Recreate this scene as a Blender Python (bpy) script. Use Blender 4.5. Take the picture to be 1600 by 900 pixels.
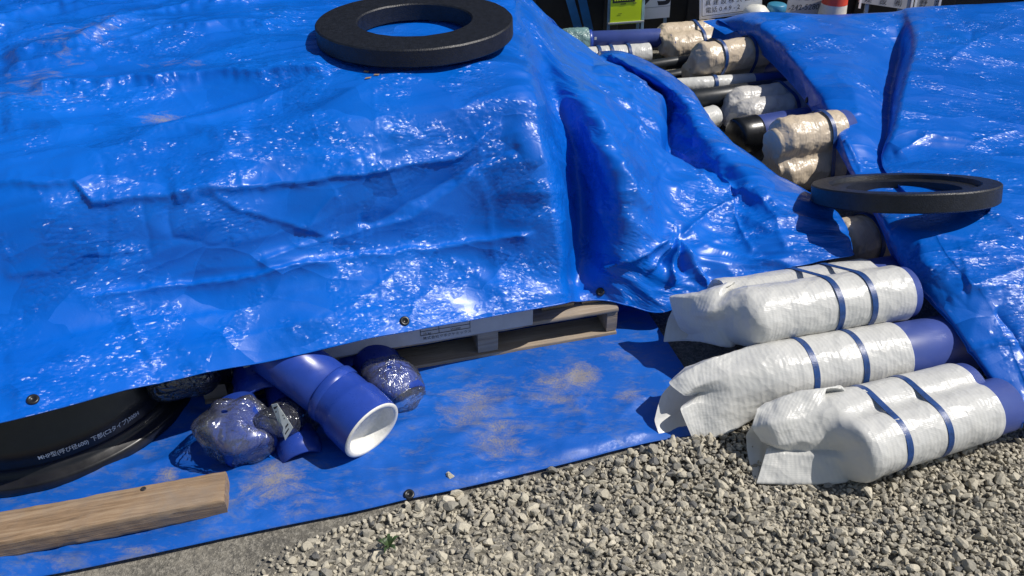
import bpy, math, random
import numpy as np
from mathutils import Matrix, Vector

# ------------------------------------------------------------------ camera, sky, sun, exposure
for o in list(bpy.data.objects):
    bpy.data.objects.remove(o)
SC = bpy.context.scene
COL = SC.collection
rng = np.random.default_rng(7)
random.seed(7)
CAM_H, PITCH, FPX = 1.5, math.radians(35), 1232.0
cam = bpy.data.cameras.new('camera')
cam.sensor_width = 36
cam.lens = 36 * FPX / 1600
cam.clip_start, cam.clip_end = 0.05, 2000
cam_o = bpy.data.objects.new('camera', cam)
COL.objects.link(cam_o)
cam_o.location = (0, 0, CAM_H)
cam_o.rotation_euler = (math.radians(90) - PITCH, 0, 0)
SC.camera = cam_o

SUN = Vector((0.60, -0.03, 0.80)).normalized()
world = bpy.data.worlds.new('World')
SC.world = world
world.use_nodes = True
wn = world.node_tree
sky = wn.nodes.new('ShaderNodeTexSky')
sky.sky_type = 'NISHITA'
sky.sun_disc = False
sky.sun_elevation = math.asin(SUN.z)
sky.sun_rotation = math.atan2(SUN.x, SUN.y)
bg = wn.nodes['Background']
wn.links.new(sky.outputs[0], bg.inputs[0])
bg.inputs[1].default_value = 0.075
sl = bpy.data.lights.new('sun', 'SUN')
sl.energy = 4.4
sl.angle = math.radians(0.5)
sl.color = (1.0, 0.95, 0.88)
so = bpy.data.objects.new('sun', sl)
COL.objects.link(so)
so.rotation_euler = SUN.to_track_quat('Z', 'Y').to_euler()
so.location = (3, -2, 6)
SC.view_settings.view_transform = 'Standard'
SC.view_settings.look = 'None'
SC.view_settings.exposure = 0.0
SC.view_settings.gamma = 1.0

# ------------------------------------------------------------------ helpers
FWD = np.array([0, math.cos(PITCH), -math.sin(PITCH)])
UPV = np.array([0, math.sin(PITCH), math.cos(PITCH)])
EYE = np.array([0, 0, CAM_H])


def P(px, py, Y=None, z=None):
    """a place in the yard, found along a sight line at a known distance Y or height z"""
    d = FWD + np.array([1.0, 0, 0]) * (px - 800) / FPX + UPV * (450 - py) / FPX
    t = (z - CAM_H) / d[2] if z is not None else Y / d[1]
    return EYE + d * t


def proj(V):
    q = V - EYE
    dz = q @ FWD
    return 800 + FPX * q[:, 0] / dz, 450 - FPX * (q @ UPV) / dz


# gradient noise
_perm = rng.permutation(256)
_perm = np.concatenate([_perm, _perm, _perm])
_g = rng.normal(size=(256, 3))
_g /= np.linalg.norm(_g, axis=1)[:, None]


def noise3(p):
    p = np.asarray(p, float)
    i = np.floor(p).astype(int)
    f = p - i
    i &= 255
    w = f * f * f * (f * (f * 6 - 15) + 10)
    r = 0
    for a in (0, 1):
        for b in (0, 1):
            for c in (0, 1):
                h = _perm[_perm[_perm[(i[:, 0] + a) & 255] + ((i[:, 1] + b) & 255)] + ((i[:, 2] + c) & 255)]
                d = ((f - (a, b, c)) * _g[h & 255]).sum(1)
                r = r + d * (w[:, 0] if a else 1 - w[:, 0]) * (w[:, 1] if b else 1 - w[:, 1]) * (w[:, 2] if c else 1 - w[:, 2])
    return r


def noise(s, t, seed=0.0):
    return noise3(np.stack([s, t, np.full_like(s, seed)], 1))


def ridged(s, t, seed):
    return 1 - np.abs(noise(s, t, seed)) * 2.6


def worley(p, seed=0):
    """distance to the nearest of one random point per cell: conical facets that meet in sharp ridges"""
    p = np.asarray(p, float)
    i = np.floor(p).astype(int)
    dim = p.shape[1]
    best = np.full(len(p), 9.0)
    offs = np.stack(np.meshgrid(*[[-1, 0, 1]] * dim, indexing='ij'), -1).reshape(-1, dim)
    for o in offs:
        c = (i + o)
        k = (c[:, 0] + seed * 13) & 255
        k = _perm[k]
        for q in range(1, dim):
            k = _perm[k + (c[:, q] & 255)]
        f = np.stack([_perm[k + 17 * (q + 1)] for q in range(dim)], 1) / 255.0
        d = ((c + f - p) ** 2).sum(1)
        best = np.minimum(best, d)
    return np.sqrt(best)


def sstep(a, b, x):
    t = np.clip((x - a) / (b - a), 0, 1)
    return t * t * (3 - 2 * t)


def mesh_np(name, V, Q, mats, smooth=True, uv=None, attr=None):
    V = np.asarray(V, np.float32)
    me = bpy.data.meshes.new(name)
    if isinstance(Q, np.ndarray):
        n, k = Q.shape
        me.vertices.add(len(V))
        me.vertices.foreach_set('co', V.ravel())
        me.loops.add(n * k)
        me.loops.foreach_set('vertex_index', Q.astype(np.int32).ravel())
        me.polygons.add(n)
        me.polygons.foreach_set('loop_start', np.arange(0, n * k, k, dtype=np.int32))
        me.update(calc_edges=True)
    else:
        me.from_pydata([tuple(map(float, v)) for v in V], [], [list(map(int, q)) for q in Q])
        me.update()
    me.polygons.foreach_set('use_smooth', np.full(len(me.polygons), bool(smooth)))
    if uv is not None:
        l = me.uv_layers.new(name='uv')
        li = np.empty(len(me.loops), np.int32)
        me.loops.foreach_get('vertex_index', li)
        l.data.foreach_set('uv', np.asarray(uv, np.float32)[li].ravel())
    if attr is not None:
        at = me.attributes.new('tone', 'FLOAT', 'POINT')
        at.data.foreach_set('value', np.asarray(attr, np.float32))
    for m in (mats if isinstance(mats, (list, tuple)) else [mats]):
        me.materials.append(m)
    return me


def tag(o, label=None, cat=None, group=None, kind=None):
    if label: o['label'] = label
    if cat: o['category'] = cat
    if group: o['group'] = group
    if kind: o['kind'] = kind
    return o


def thing(name, loc, label, cat, group=None):
    o = bpy.data.objects.new(name, None)
    o.empty_display_size = 0.1
    COL.objects.link(o)
    o.location = [float(c) for c in loc]
    return tag(o, label, cat, group)


def origin(parent):
    c = np.zeros(3)
    while parent is not None:
        c = c + np.array(parent.location)
        parent = parent.parent
    return c


def part(name, VQ, mat, parent=None, smooth=True, uv=None, label=None, attr=None):
    """one mesh object from world-space vertices"""
    V, Q = VQ
    V = np.asarray(V, float)
    off = origin(parent)
    me = mesh_np(name, V - off, Q, mat, smooth, uv, attr)
    o = bpy.data.objects.new(name, me)
    COL.objects.link(o)
    o.parent = parent
    if label: o['label'] = label
    return o


def grid_faces(nu, nv, wrap_v=False):
    """vertex index = i*nv + j"""
    i = np.arange(nu - 1)[:, None]
    j = np.arange(nv if wrap_v else nv - 1)[None, :]
    j2 = (j + 1) % nv
    return np.stack([i * nv + j, (i + 1) * nv + j, (i + 1) * nv + j2, i * nv + j2], -1).reshape(-1, 4)


def join(*parts):
    V, F, n = [], [], 0
    for v, f in parts:
        V += [tuple(p) for p in v]
        F += [[int(k) + n for k in q] for q in f]
        n += len(v)
    return np.array(V), F


def frame(axis):
    a = np.asarray(axis, float)
    a = a / np.linalg.norm(a)
    e1 = np.cross(a, [0, 0, 1.0])
    if np.linalg.norm(e1) < 1e-6: e1 = np.array([1.0, 0, 0])
    e1 /= np.linalg.norm(e1)
    return a, e1, np.cross(e1, a)      # e1 horizontal, e2 up


def lathe(profile, p0, axis=(0, 0, 1), K=64, closed=False):
    """profile: (distance along axis, radius) list"""
    a, e1, e2 = frame(axis)
    if abs(a[2]) > .999: e1, e2 = np.array([1.0, 0, 0]), np.array([0, 1.0, 0])
    th = np.linspace(0, 2 * math.pi, K, endpoint=False)
    ring = np.cos(th)[:, None] * e1 + np.sin(th)[:, None] * e2
    V = np.concatenate([np.asarray(p0) + a * s + ring * r for s, r in profile])
    n = len(profile)
    Q = grid_faces(n, K, True)
    if closed:
        j = np.arange(K)
        Q = np.concatenate([Q, np.stack([(n - 1) * K + j, j, (j + 1) % K, (n - 1) * K + (j + 1) % K], 1)])
    return V, Q


def tube(p0, p1, r, wall=0.006, K=40):
    p0, p1 = np.asarray(p0), np.asarray(p1)
    L = np.linalg.norm(p1 - p0)
    c = 0.002
    return lathe([(0, r - wall), (0, r - c), (c, r), (L / 2, r), (L - c, r), (L, r - c), (L, r - wall), (L / 2, r - wall)], p0, p1 - p0, K, True)


def rod(pts, r, K=8):
    pts = np.asarray(pts, float)
    T = np.gradient(pts, axis=0)
    V = []
    th = np.linspace(0, 2 * math.pi, K, endpoint=False)
    for p, t in zip(pts, T):
        a, e1, e2 = frame(t)
        V.append(p + r * (np.cos(th)[:, None] * e1 + np.sin(th)[:, None] * e2))
    return np.concatenate(V), grid_faces(len(pts), K, True)


def box(p0, ex, ey, ez, bev=0.0):
    """bevelled box from corner p0 and three edge vectors"""
    p0, ex, ey, ez = [np.asarray(v, float) for v in (p0, ex, ey, ez)]
    import bmesh
    bm = bmesh.new()
    bmesh.ops.create_cube(bm, size=1.0)
    ls = [np.linalg.norm(v) for v in (ex, ey, ez)]
    for v in bm.verts:
        v.co = ((v.co.x + .5) * ls[0], (v.co.y + .5) * ls[1], (v.co.z + .5) * ls[2])
    if bev > 0:
        bmesh.ops.bevel(bm, geom=list(bm.edges), offset=bev, segments=2, affect='EDGES', profile=.6)
    us = [v / l for v, l in zip((ex, ey, ez), ls)]
    V = np.array([p0 + us[0] * v.co.x + us[1] * v.co.y + us[2] * v.co.z for v in bm.verts])
    bm.verts.index_update()
    F = [[v.index for v in f.verts] for f in bm.faces]
    bm.free()
    return V, F


def text_mesh(body, size, name='lettering', align='LEFT', extrude=0.0, bold=0.0):
    cu = bpy.data.curves.new(name, 'FONT')
    cu.body = body
    cu.size = size
    cu.align_x = align
    cu.extrude = extrude
    cu.offset = bold
    cu.resolution_u = 3
    o = bpy.data.objects.new(name, cu)
    COL.objects.link(o)
    dg = bpy.context.evaluated_depsgraph_get()
    me = bpy.data.meshes.new_from_object(o.evaluated_get(dg))
    V = np.array([v.co[:] for v in me.vertices]).reshape(-1, 3)
    F = [list(p.vertices) for p in me.polygons]
    bpy.data.objects.remove(o)
    bpy.data.meshes.remove(me)
    bpy.data.curves.remove(cu)
    return V, F


def pchip_eval(y, x):
    """monotone cubic through y at 0..n-1 (axis 0), evaluated at x"""
    n = len(y)
    d = np.diff(y, axis=0)
    m = np.zeros_like(y)
    a, b = d[:-1], d[1:]
    with np.errstate(divide='ignore', invalid='ignore'):
        h = np.where(a * b > 0, 2 * a * b / (a + b), 0)
    cr = (a + b) / 2
    m[1:-1] = .55 * np.nan_to_num(h) + .45 * cr
    m[0], m[-1] = d[0], d[-1]
    i = np.clip(np.floor(x).astype(int), 0, n - 2)
    f = (x - i).reshape((-1,) + (1,) * (y.ndim - 1))
    return (y[i] * (2 * f ** 3 - 3 * f ** 2 + 1) + m[i] * (f ** 3 - 2 * f ** 2 + f)
            + y[i + 1] * (-2 * f ** 3 + 3 * f ** 2) + m[i + 1] * (f ** 3 - f ** 2))


def params(C, spacing):
    """subdivision parameters along axis 0 of control array C"""
    xs = [np.array([0.0])]
    for k in range(len(C) - 1):
        L = np.median(np.linalg.norm(C[k + 1] - C[k], axis=-1))
        n = int(np.clip(round(L / spacing), 2, 160))
        xs.append(k + np.arange(1, n + 1) / n)
    return np.concatenate(xs)


def smooth_grid(G, it):
    for _ in range(it):
        H = G.copy()
        H[1:-1] = .5 * G[1:-1] + .25 * (G[:-2] + G[2:])
        G = H.copy()
        G[:, 1:-1] = .5 * H[:, 1:-1] + .25 * (H[:, :-2] + H[:, 2:])
    return G


def cloth_grid(C, spacing, smooth=3):
    C = np.asarray(C, float)             # levels x columns x 3
    u = params(C, spacing)
    v = params(np.swapaxes(C, 0, 1), spacing)
    G = pchip_eval(C, u)
    G = np.swapaxes(pchip_eval(np.swapaxes(G, 0, 1), v), 0, 1)
    G = smooth_grid(G, smooth)
    s = np.zeros(G.shape[:2])
    t = np.zeros(G.shape[:2])
    s[:, 1:] = np.cumsum(np.linalg.norm(np.diff(G, axis=1), axis=2), 1)
    t[1:] = np.cumsum(np.linalg.norm(np.diff(G, axis=0), axis=2), 0)
    s = s - s[:, :1]
    return G, s, t, u, v


def normals(G):
    a = np.gradient(G, axis=1)
    b = np.gradient(G, axis=0)
    n = np.cross(a, b)
    return n / np.maximum(np.linalg.norm(n, axis=2), 1e-9)[..., None]


def seg_field(px, py, line):
    """signed distance (in sight-line pixels) to a polyline: + above it, and the fraction along it"""
    best = np.full(px.shape, 1e9)
    sg = np.zeros(px.shape)
    al = np.zeros(px.shape)
    n = len(line) - 1
    for k in range(n):
        (x0, y0), (x1, y1) = line[k], line[k + 1]
        dx, dy = x1 - x0, y1 - y0
        t = np.clip(((px - x0) * dx + (py - y0) * dy) / (dx * dx + dy * dy), 0, 1)
        qx, qy = px - x0 - t * dx, py - y0 - t * dy
        d = np.hypot(qx, qy)
        c = dy * qx - dx * qy
        m = d < best
        best = np.where(m, d, best)
        sg = np.where(m, np.sign(c), sg)
        al = np.where(m, (k + t) / n, al)
    return best * sg, al


# ------------------------------------------------------------------ materials
def new_mat(name):
    m = bpy.data.materials.new(name)
    m.use_nodes = True
    nt = m.node_tree
    return m, nt, nt.nodes['Principled BSDF']


def N(nt, t, **kw):
    n = nt.nodes.new(t)
    for k, v in kw.items():
        if k in n.inputs.keys(): n.inputs[k].default_value = v
        else: setattr(n, k, v)
    return n


def ramp(nt, fac, stops):
    r = nt.nodes.new('ShaderNodeValToRGB')
    e = r.color_ramp.elements
    while len(e) < len(stops): e.new(.5)
    for x, (p, c) in zip(e, stops):
        x.position = p
        x.color = (*c, 1) if len(c) == 3 else c
    nt.links.new(fac, r.inputs[0])
    return r.outputs[0]


def math_n(nt, op, a, b=None):
    n = nt.nodes.new('ShaderNodeMath')
    n.operation = op
    for k, v in enumerate((a, b)):
        if v is None: continue
        if isinstance(v, (int, float)): n.inputs[k].default_value = v
        else: nt.links.new(v, n.inputs[k])
    return n.outputs[0]


def mix_c(nt, f, a, b, mode='MIX'):
    n = nt.nodes.new('ShaderNodeMix')
    n.data_type = 'RGBA'
    n.blend_type = mode
    for k, v in ((0, f), (6, a), (7, b)):
        if isinstance(v, (int, float)): n.inputs[k].default_value = v
        elif isinstance(v, tuple): n.inputs[k].default_value = (*v, 1)
        else: nt.links.new(v, n.inputs[k])
    return n.outputs[2]


def coords(nt, kind='Object', scale=(1, 1, 1)):
    tc = nt.nodes.new('ShaderNodeTexCoord')
    mp = nt.nodes.new('ShaderNodeMapping')
    mp.inputs['Scale'].default_value = scale
    nt.links.new(tc.outputs[kind], mp.inputs[0])
    return mp.outputs[0]


def tex_noise(nt, vec, scale, detail=3, rough=.55, dist=0):
    n = N(nt, 'ShaderNodeTexNoise', Scale=scale, Detail=detail, Roughness=rough, Distortion=dist)
    nt.links.new(vec, n.inputs['Vector'])
    return n.outputs['Fac']


def bump(nt, h, strength, dist, prev=None):
    b = N(nt, 'ShaderNodeBump', Strength=strength, Distance=dist)
    nt.links.new(h, b.inputs['Height'])
    if prev is not None: nt.links.new(prev, b.inputs['Normal'])
    return b.outputs[0]


def basic(name, col, rough=.5, var=.12, nscale=20, bumps=(), metal=0, spec=.5, stretch=(1, 1, 1)):
    m, nt, b = new_mat(name)
    c = coords(nt, 'Object', stretch)
    f = tex_noise(nt, c, nscale, 4, .6)
    lo = tuple(x * (1 - var * 1.6) for x in col)
    hi = tuple(min(1, x * (1 + var * 1.6)) for x in col)
    nt.links.new(ramp(nt, f, [(.25, lo), (.75, hi)]), b.inputs['Base Color'])
    nt.links.new(ramp(nt, tex_noise(nt, c, nscale * 2.3, 3), [(.2, (rough * .8,) * 3), (.8, (min(1, rough * 1.2),) * 3)]), b.inputs['Roughness'])
    b.inputs['Metallic'].default_value = metal
    b.inputs['Specular IOR Level'].default_value = spec
    prev = None
    for sc, st, d in bumps:
        prev = bump(nt, tex_noise(nt, c, sc, 3, .6), st, d, prev)
    if prev is not None: nt.links.new(prev, b.inputs['Normal'])
    return m


def tarp_mat(name, dust_spots=(), worn=False, dust_bands=()):
    m, nt, b = new_mat(name)
    c = coords(nt, 'Object')
    big = tex_noise(nt, c, 2.5, 3)
    base = ramp(nt, big, [(.3, (.0, .110, .565)), (.7, (.0, .138, .65))] if not worn else [(.3, (.004, .092, .45)), (.7, (.006, .118, .53))])
    dust = None
    g1 = tex_noise(nt, coords(nt, 'Object', (1, 2.2, 2)), 9, 6, .75, .6)
    fine = tex_noise(nt, c, 200, 3, .85)
    geo = nt.nodes.new('ShaderNodeNewGeometry')
    for (p, rad, amt) in dust_spots:
        d = N(nt, 'ShaderNodeVectorMath', operation='DISTANCE')
        nt.links.new(geo.outputs['Position'], d.inputs[0])
        d.inputs[1].default_value = tuple(map(float, p))
        f = math_n(nt, 'SUBTRACT', 1.0, math_n(nt, 'DIVIDE', d.outputs['Value'], rad))
        f = math_n(nt, 'MAXIMUM', f, 0.0)
        f = math_n(nt, 'MULTIPLY', f, amt)
        dust = f if dust is None else math_n(nt, 'MAXIMUM', dust, f)
    if dust is not None:
        k = math_n(nt, 'ADD', dust, math_n(nt, 'MULTIPLY', math_n(nt, 'ADD', g1, -.5), 2.2))
        k = math_n(nt, 'MAXIMUM', math_n(nt, 'MULTIPLY', math_n(nt, 'ADD', k, -.42), 1.6), 0.0)
        k = math_n(nt, 'MULTIPLY', k, math_n(nt, 'ADD', math_n(nt, 'MULTIPLY', fine, 3.0), -.8))
        k = math_n(nt, 'MAXIMUM', math_n(nt, 'MINIMUM', k, .8), 0.0)
        base = mix_c(nt, k, base, (.31, .275, .21))
    if worn:
        k2 = ramp(nt, tex_noise(nt, coords(nt, 'Object', (1, 2.5, 1)), 11, 9, .8, .4), [(.5, (0, 0, 0)), (.74, (.62,) * 3)])
        base = mix_c(nt, k2, base, (.19, .20, .18))
    else:
        k2 = ramp(nt, tex_noise(nt, c, 3.1, 6, .7, .5), [(.58, (0, 0, 0)), (.8, (.10,) * 3)])
        base = mix_c(nt, k2, base, (.08, .26, .45))
    nt.links.new(base, b.inputs['Base Color'])
    r0 = (.42, .6) if worn else (.30, .42)
    nt.links.new(ramp(nt, tex_noise(nt, c, 14, 3), [(.3, (r0[0],) * 3), (.7, (r0[1],) * 3)]), b.inputs['Roughness'])
    b.inputs['Specular IOR Level'].default_value = .35 if worn else .22
    # crinkles in patches
    patch = ramp(nt, tex_noise(nt, c, 5.5, 4, .65), [(.46, (.02,) * 3), (.57, (1,) * 3)])
    vo = N(nt, 'ShaderNodeTexVoronoi', feature='F1', Scale=88)
    dn = tex_noise(nt, c, 30, 2)
    wv = N(nt, 'ShaderNodeVectorMath', operation='ADD')
    sc = N(nt, 'ShaderNodeVectorMath', operation='SCALE')
    nz = N(nt, 'ShaderNodeTexNoise', Scale=25, Detail=2)
    nt.links.new(c, nz.inputs['Vector'])
    nt.links.new(nz.outputs['Color'], sc.inputs[0])
    sc.inputs['Scale'].default_value = .03
    nt.links.new(c, wv.inputs[0])
    nt.links.new(sc.outputs[0], wv.inputs[1])
    wv2 = N(nt, 'ShaderNodeVectorMath', operation='ADD')
    nt.links.new(coords(nt, 'UV', (1, 2.1, 1)), wv2.inputs[0])
    nt.links.new(sc.outputs[0], wv2.inputs[1])
    nt.links.new(wv2.outputs[0], vo.inputs['Vector'])
    rd = math_n(nt, 'ABSOLUTE', math_n(nt, 'SUBTRACT', tex_noise(nt, wv.outputs[0], 30, 3, .6), .5))
    wz = N(nt, 'ShaderNodeTexNoise', Scale=5, Detail=2)
    nt.links.new(c, wz.inputs['Vector'])
    wsc = N(nt, 'ShaderNodeVectorMath', operation='SCALE')
    nt.links.new(wz.outputs['Color'], wsc.inputs[0])
    wsc.inputs['Scale'].default_value = .12
    wad = N(nt, 'ShaderNodeVectorMath', operation='ADD')
    nt.links.new(coords(nt, 'UV', (1, 1.7, 1)), wad.inputs[0])
    nt.links.new(wsc.outputs[0], wad.inputs[1])
    def tipped(normal, vec, sc_, amp, gate=None):
        """flat facets between folds, each tipped its own way, with a pinched crease where they meet"""
        v_ = N(nt, 'ShaderNodeTexVoronoi', feature='F1', Scale=sc_)
        nt.links.new(vec, v_.inputs['Vector'])
        sub = N(nt, 'ShaderNodeVectorMath', operation='SUBTRACT')
        nt.links.new(v_.outputs['Color'], sub.inputs[0])
        sub.inputs[1].default_value = (.5, .5, .5)
        scl = N(nt, 'ShaderNodeVectorMath', operation='SCALE')
        nt.links.new(sub.outputs[0], scl.inputs[0])
        if gate is None: scl.inputs['Scale'].default_value = amp
        else: nt.links.new(math_n(nt, 'MULTIPLY', gate, amp), scl.inputs['Scale'])
        ad = N(nt, 'ShaderNodeVectorMath', operation='ADD')
        nt.links.new(normal, ad.inputs[0])
        nt.links.new(scl.outputs[0], ad.inputs[1])
        nm = N(nt, 'ShaderNodeVectorMath', operation='NORMALIZE')
        nt.links.new(ad.outputs[0], nm.inputs[0])
        return nm.outputs[0]

    k_ = .45 if worn else 1.0
    prev = None
    for sc_, wd, di in ((5.0, .05, .012),):
        e_ = N(nt, 'ShaderNodeTexVoronoi', feature='DISTANCE_TO_EDGE', Scale=sc_)
        nt.links.new(wad.outputs[0], e_.inputs['Vector'])
        prev = bump(nt, math_n(nt, 'MINIMUM', e_.outputs['Distance'], wd), .45 * k_, di, prev)
    prev = tipped(prev, wad.outputs[0], 5.0, .27 * k_)
    prev = tipped(prev, wad.outputs[0], 12, .20 * k_, math_n(nt, 'ADD', patch, .25))
    n3 = bump(nt, tex_noise(nt, c, 170, 2, .6), .10, .003, prev)
    # the film's own gloss also follows the finest crinkles
    fine_n = prev
    for sc_, di in ((26, .0060), (60, .0028)):
        v_ = N(nt, 'ShaderNodeTexVoronoi', feature='F1', Scale=sc_)
        nt.links.new(wad.outputs[0], v_.inputs['Vector'])
        fine_n = bump(nt, math_n(nt, 'MULTIPLY', v_.outputs['Distance'], patch), .75 * k_, di, fine_n)
    fine_n = tipped(fine_n, wad.outputs[0], 31, .22 * k_, patch)
    b0 = bump(nt, math_n(nt, 'MULTIPLY', v_.outputs['Distance'], patch), .36 * k_, .0038, n3)
    # tiny flat facets of the crinkled film, each tipped its own way
    fc = nt.nodes.new('ShaderNodeVectorMath')
    fc.operation = 'SUBTRACT'
    nt.links.new(vo.outputs['Color'], fc.inputs[0])
    fc.inputs[1].default_value = (.5, .5, .5)
    fs = nt.nodes.new('ShaderNodeVectorMath')
    fs.operation = 'SCALE'
    nt.links.new(fc.outputs[0], fs.inputs[0])
    nt.links.new(math_n(nt, 'MULTIPLY', patch, (.15 if worn else .72)), fs.inputs['Scale'])
    fa = nt.nodes.new('ShaderNodeVectorMath')
    fa.operation = 'ADD'
    nt.links.new(fine_n, fa.inputs[0])
    nt.links.new(fs.outputs[0], fa.inputs[1])
    fn = nt.nodes.new('ShaderNodeVectorMath')
    fn.operation = 'NORMALIZE'
    nt.links.new(fa.outputs[0], fn.inputs[0])
    nt.links.new(b0, b.inputs['Normal'])
    nt.links.new(fn.outputs[0], b.inputs['Coat Normal'])
    b.inputs['Coat Weight'].default_value = .15 if worn else .62
    b.inputs['Coat Roughness'].default_value = .31
    b.inputs['Coat IOR'].default_value = 1.5
    tr = N(nt, 'ShaderNodeBsdfTranslucent')
    tr.inputs['Color'].default_value = (.002, .10, .75, 1)
    mx = N(nt, 'ShaderNodeMixShader')
    mx.inputs[0].default_value = .07
    nt.links.new(b.outputs[0], mx.inputs[1])
    nt.links.new(tr.outputs[0], mx.inputs[2])
    nt.links.new(mx.outputs[0], nt.nodes['Material Output'].inputs[0])
    return m


def sack_mat(name, col, dirty, trans=.18, crisp=1.0):
    m, nt, b = new_mat(name)
    c = coords(nt, 'Object')
    cu = coords(nt, 'UV')
    f = tex_noise(nt, c, 9, 5, .65)
    base = ramp(nt, f, [(.3, tuple(x * .93 for x in col)), (.7, col)])
    k = ramp(nt, tex_noise(nt, c, 16, 7, .75, .3), [(.5, (0, 0, 0)), (.8, (dirty,) * 3)])
    base = mix_c(nt, k, base, (.30, .24, .17))
    wv = N(nt, 'ShaderNodeTexWave', Scale=27, Distortion=1.2, wave_type='BANDS', bands_direction='X')
    wv.inputs['Detail Scale'].default_value = 3
    nt.links.new(cu, wv.inputs['Vector'])
    wv2 = N(nt, 'ShaderNodeTexWave', Scale=75, Distortion=.6, wave_type='BANDS', bands_direction='Y')
    nt.links.new(cu, wv2.inputs['Vector'])
    weave = math_n(nt, 'ADD', wv.outputs['Fac'], math_n(nt, 'MULTIPLY', wv2.outputs['Fac'], .4))
    gate = ramp(nt, tex_noise(nt, c, 6, 3), [(.35, (.2,) * 3), (.65, (1,) * 3)])
    base = mix_c(nt, math_n(nt, 'MULTIPLY', math_n(nt, 'MULTIPLY', weave, gate), .13), base, tuple(x * .55 for x in col))
    nt.links.new(base, b.inputs['Base Color'])
    b.inputs['Roughness'].default_value = .33
    wz = N(nt, 'ShaderNodeTexNoise', Scale=9, Detail=2)
    nt.links.new(c, wz.inputs['Vector'])
    wsc = N(nt, 'ShaderNodeVectorMath', operation='SCALE')
    nt.links.new(wz.outputs['Color'], wsc.inputs[0])
    wsc.inputs['Scale'].default_value = .06
    wad = N(nt, 'ShaderNodeVectorMath', operation='ADD')
    nt.links.new(c, wad.inputs[0])
    nt.links.new(wsc.outputs[0], wad.inputs[1])
    n1 = None
    for sc_, di in ((11, .014 * crisp), (26, .006 * crisp), (60, .0026 * crisp)):
        v_ = N(nt, 'ShaderNodeTexVoronoi', feature='F1', Scale=sc_)
        nt.links.new(wad.outputs[0], v_.inputs['Vector'])
        n1 = bump(nt, v_.outputs['Distance'], .7, di, n1)
    n2 = bump(nt, weave, .2, .0012, n1)
    nt.links.new(n2, b.inputs['Normal'])
    tr = N(nt, 'ShaderNodeBsdfTranslucent')
    nt.links.new(base, tr.inputs['Color'])
    mx = N(nt, 'ShaderNodeMixShader')
    mx.inputs[0].default_value = trans
    nt.links.new(b.outputs[0], mx.inputs[1])
    nt.links.new(tr.outputs[0], mx.inputs[2])
    nt.links.new(mx.outputs[0], nt.nodes['Material Output'].inputs[0])
    return m


def clear_mat(name, tint=(.9, .93, .95), opac=.22):
    m, nt, b = new_mat(name)
    c = coords(nt, 'Object')
    gl = N(nt, 'ShaderNodeBsdfGlossy', Roughness=.18)
    gl.inputs['Color'].default_value = (.95, .97, 1, 1)
    tp = N(nt, 'ShaderNodeBsdfTransparent')
    tp.inputs['Color'].default_value = (*tint, 1)
    df = N(nt, 'ShaderNodeBsdfDiffuse')
    df.inputs['Color'].default_value = (.5, .52, .55, 1)
    cr = math_n(nt, 'ABSOLUTE', math_n(nt, 'SUBTRACT', tex_noise(nt, c, 16, 3, .6, 1.2), .5))
    n0 = bump(nt, cr, .8, .04)
    n1 = bump(nt, tex_noise(nt, c, 45, 3, .6, .8), .05, .006, n0)
    nt.links.new(n1, gl.inputs['Normal'])
    lw = N(nt, 'ShaderNodeLayerWeight', Blend=.25)
    nt.links.new(n1, lw.inputs['Normal'])
    m1 = N(nt, 'ShaderNodeMixShader')
    nt.links.new(math_n(nt, 'MULTIPLY', tex_noise(nt, c, 22, 4, .7), opac * .35), m1.inputs[0])
    nt.links.new(tp.outputs[0], m1.inputs[1])
    nt.links.new(df.outputs[0], m1.inputs[2])
    m2 = N(nt, 'ShaderNodeMixShader')
    nt.links.new(math_n(nt, 'ADD', math_n(nt, 'MULTIPLY', lw.outputs['Fresnel'], .9), .08), m2.inputs[0])
    nt.links.new(m1.outputs[0], m2.inputs[1])
    nt.links.new(gl.outputs[0], m2.inputs[2])
    nt.links.new(m2.outputs[0], nt.nodes['Material Output'].inputs[0])
    return m


def wood_mat(name, a, b_, scale=(1.2, 22, 22), knots=True, rot=0.0):
    m, nt, b = new_mat(name)
    tc = nt.nodes.new('ShaderNodeTexCoord')
    mp = nt.nodes.new('ShaderNodeMapping')
    mp.inputs['Rotation'].default_value = (0, 0, rot)
    mp2 = nt.nodes.new('ShaderNodeMapping')
    mp2.inputs['Scale'].default_value = scale
    nt.links.new(tc.outputs['Object'], mp.inputs[0])
    nt.links.new(mp.outputs[0], mp2.inputs[0])
    g = tex_noise(nt, mp2.outputs[0], 3.2, 6, .65, 1.2)
    col = ramp(nt, g, [(.25, tuple(x * .45 for x in a)), (.45, a), (.75, b_)])
    g2 = tex_noise(nt, mp.outputs[0], 9, 5, .7, .5)
    col = mix_c(nt, ramp(nt, g2, [(.45, (0, 0, 0)), (.75, (.45,) * 3)]), col, (.20, .19, .18))
    nt.links.new(col, b.inputs['Base Color'])
    b.inputs['Roughness'].default_value = .75
    nt.links.new(bump(nt, g, .6, .004), b.inputs['Normal'])
    return m


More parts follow.
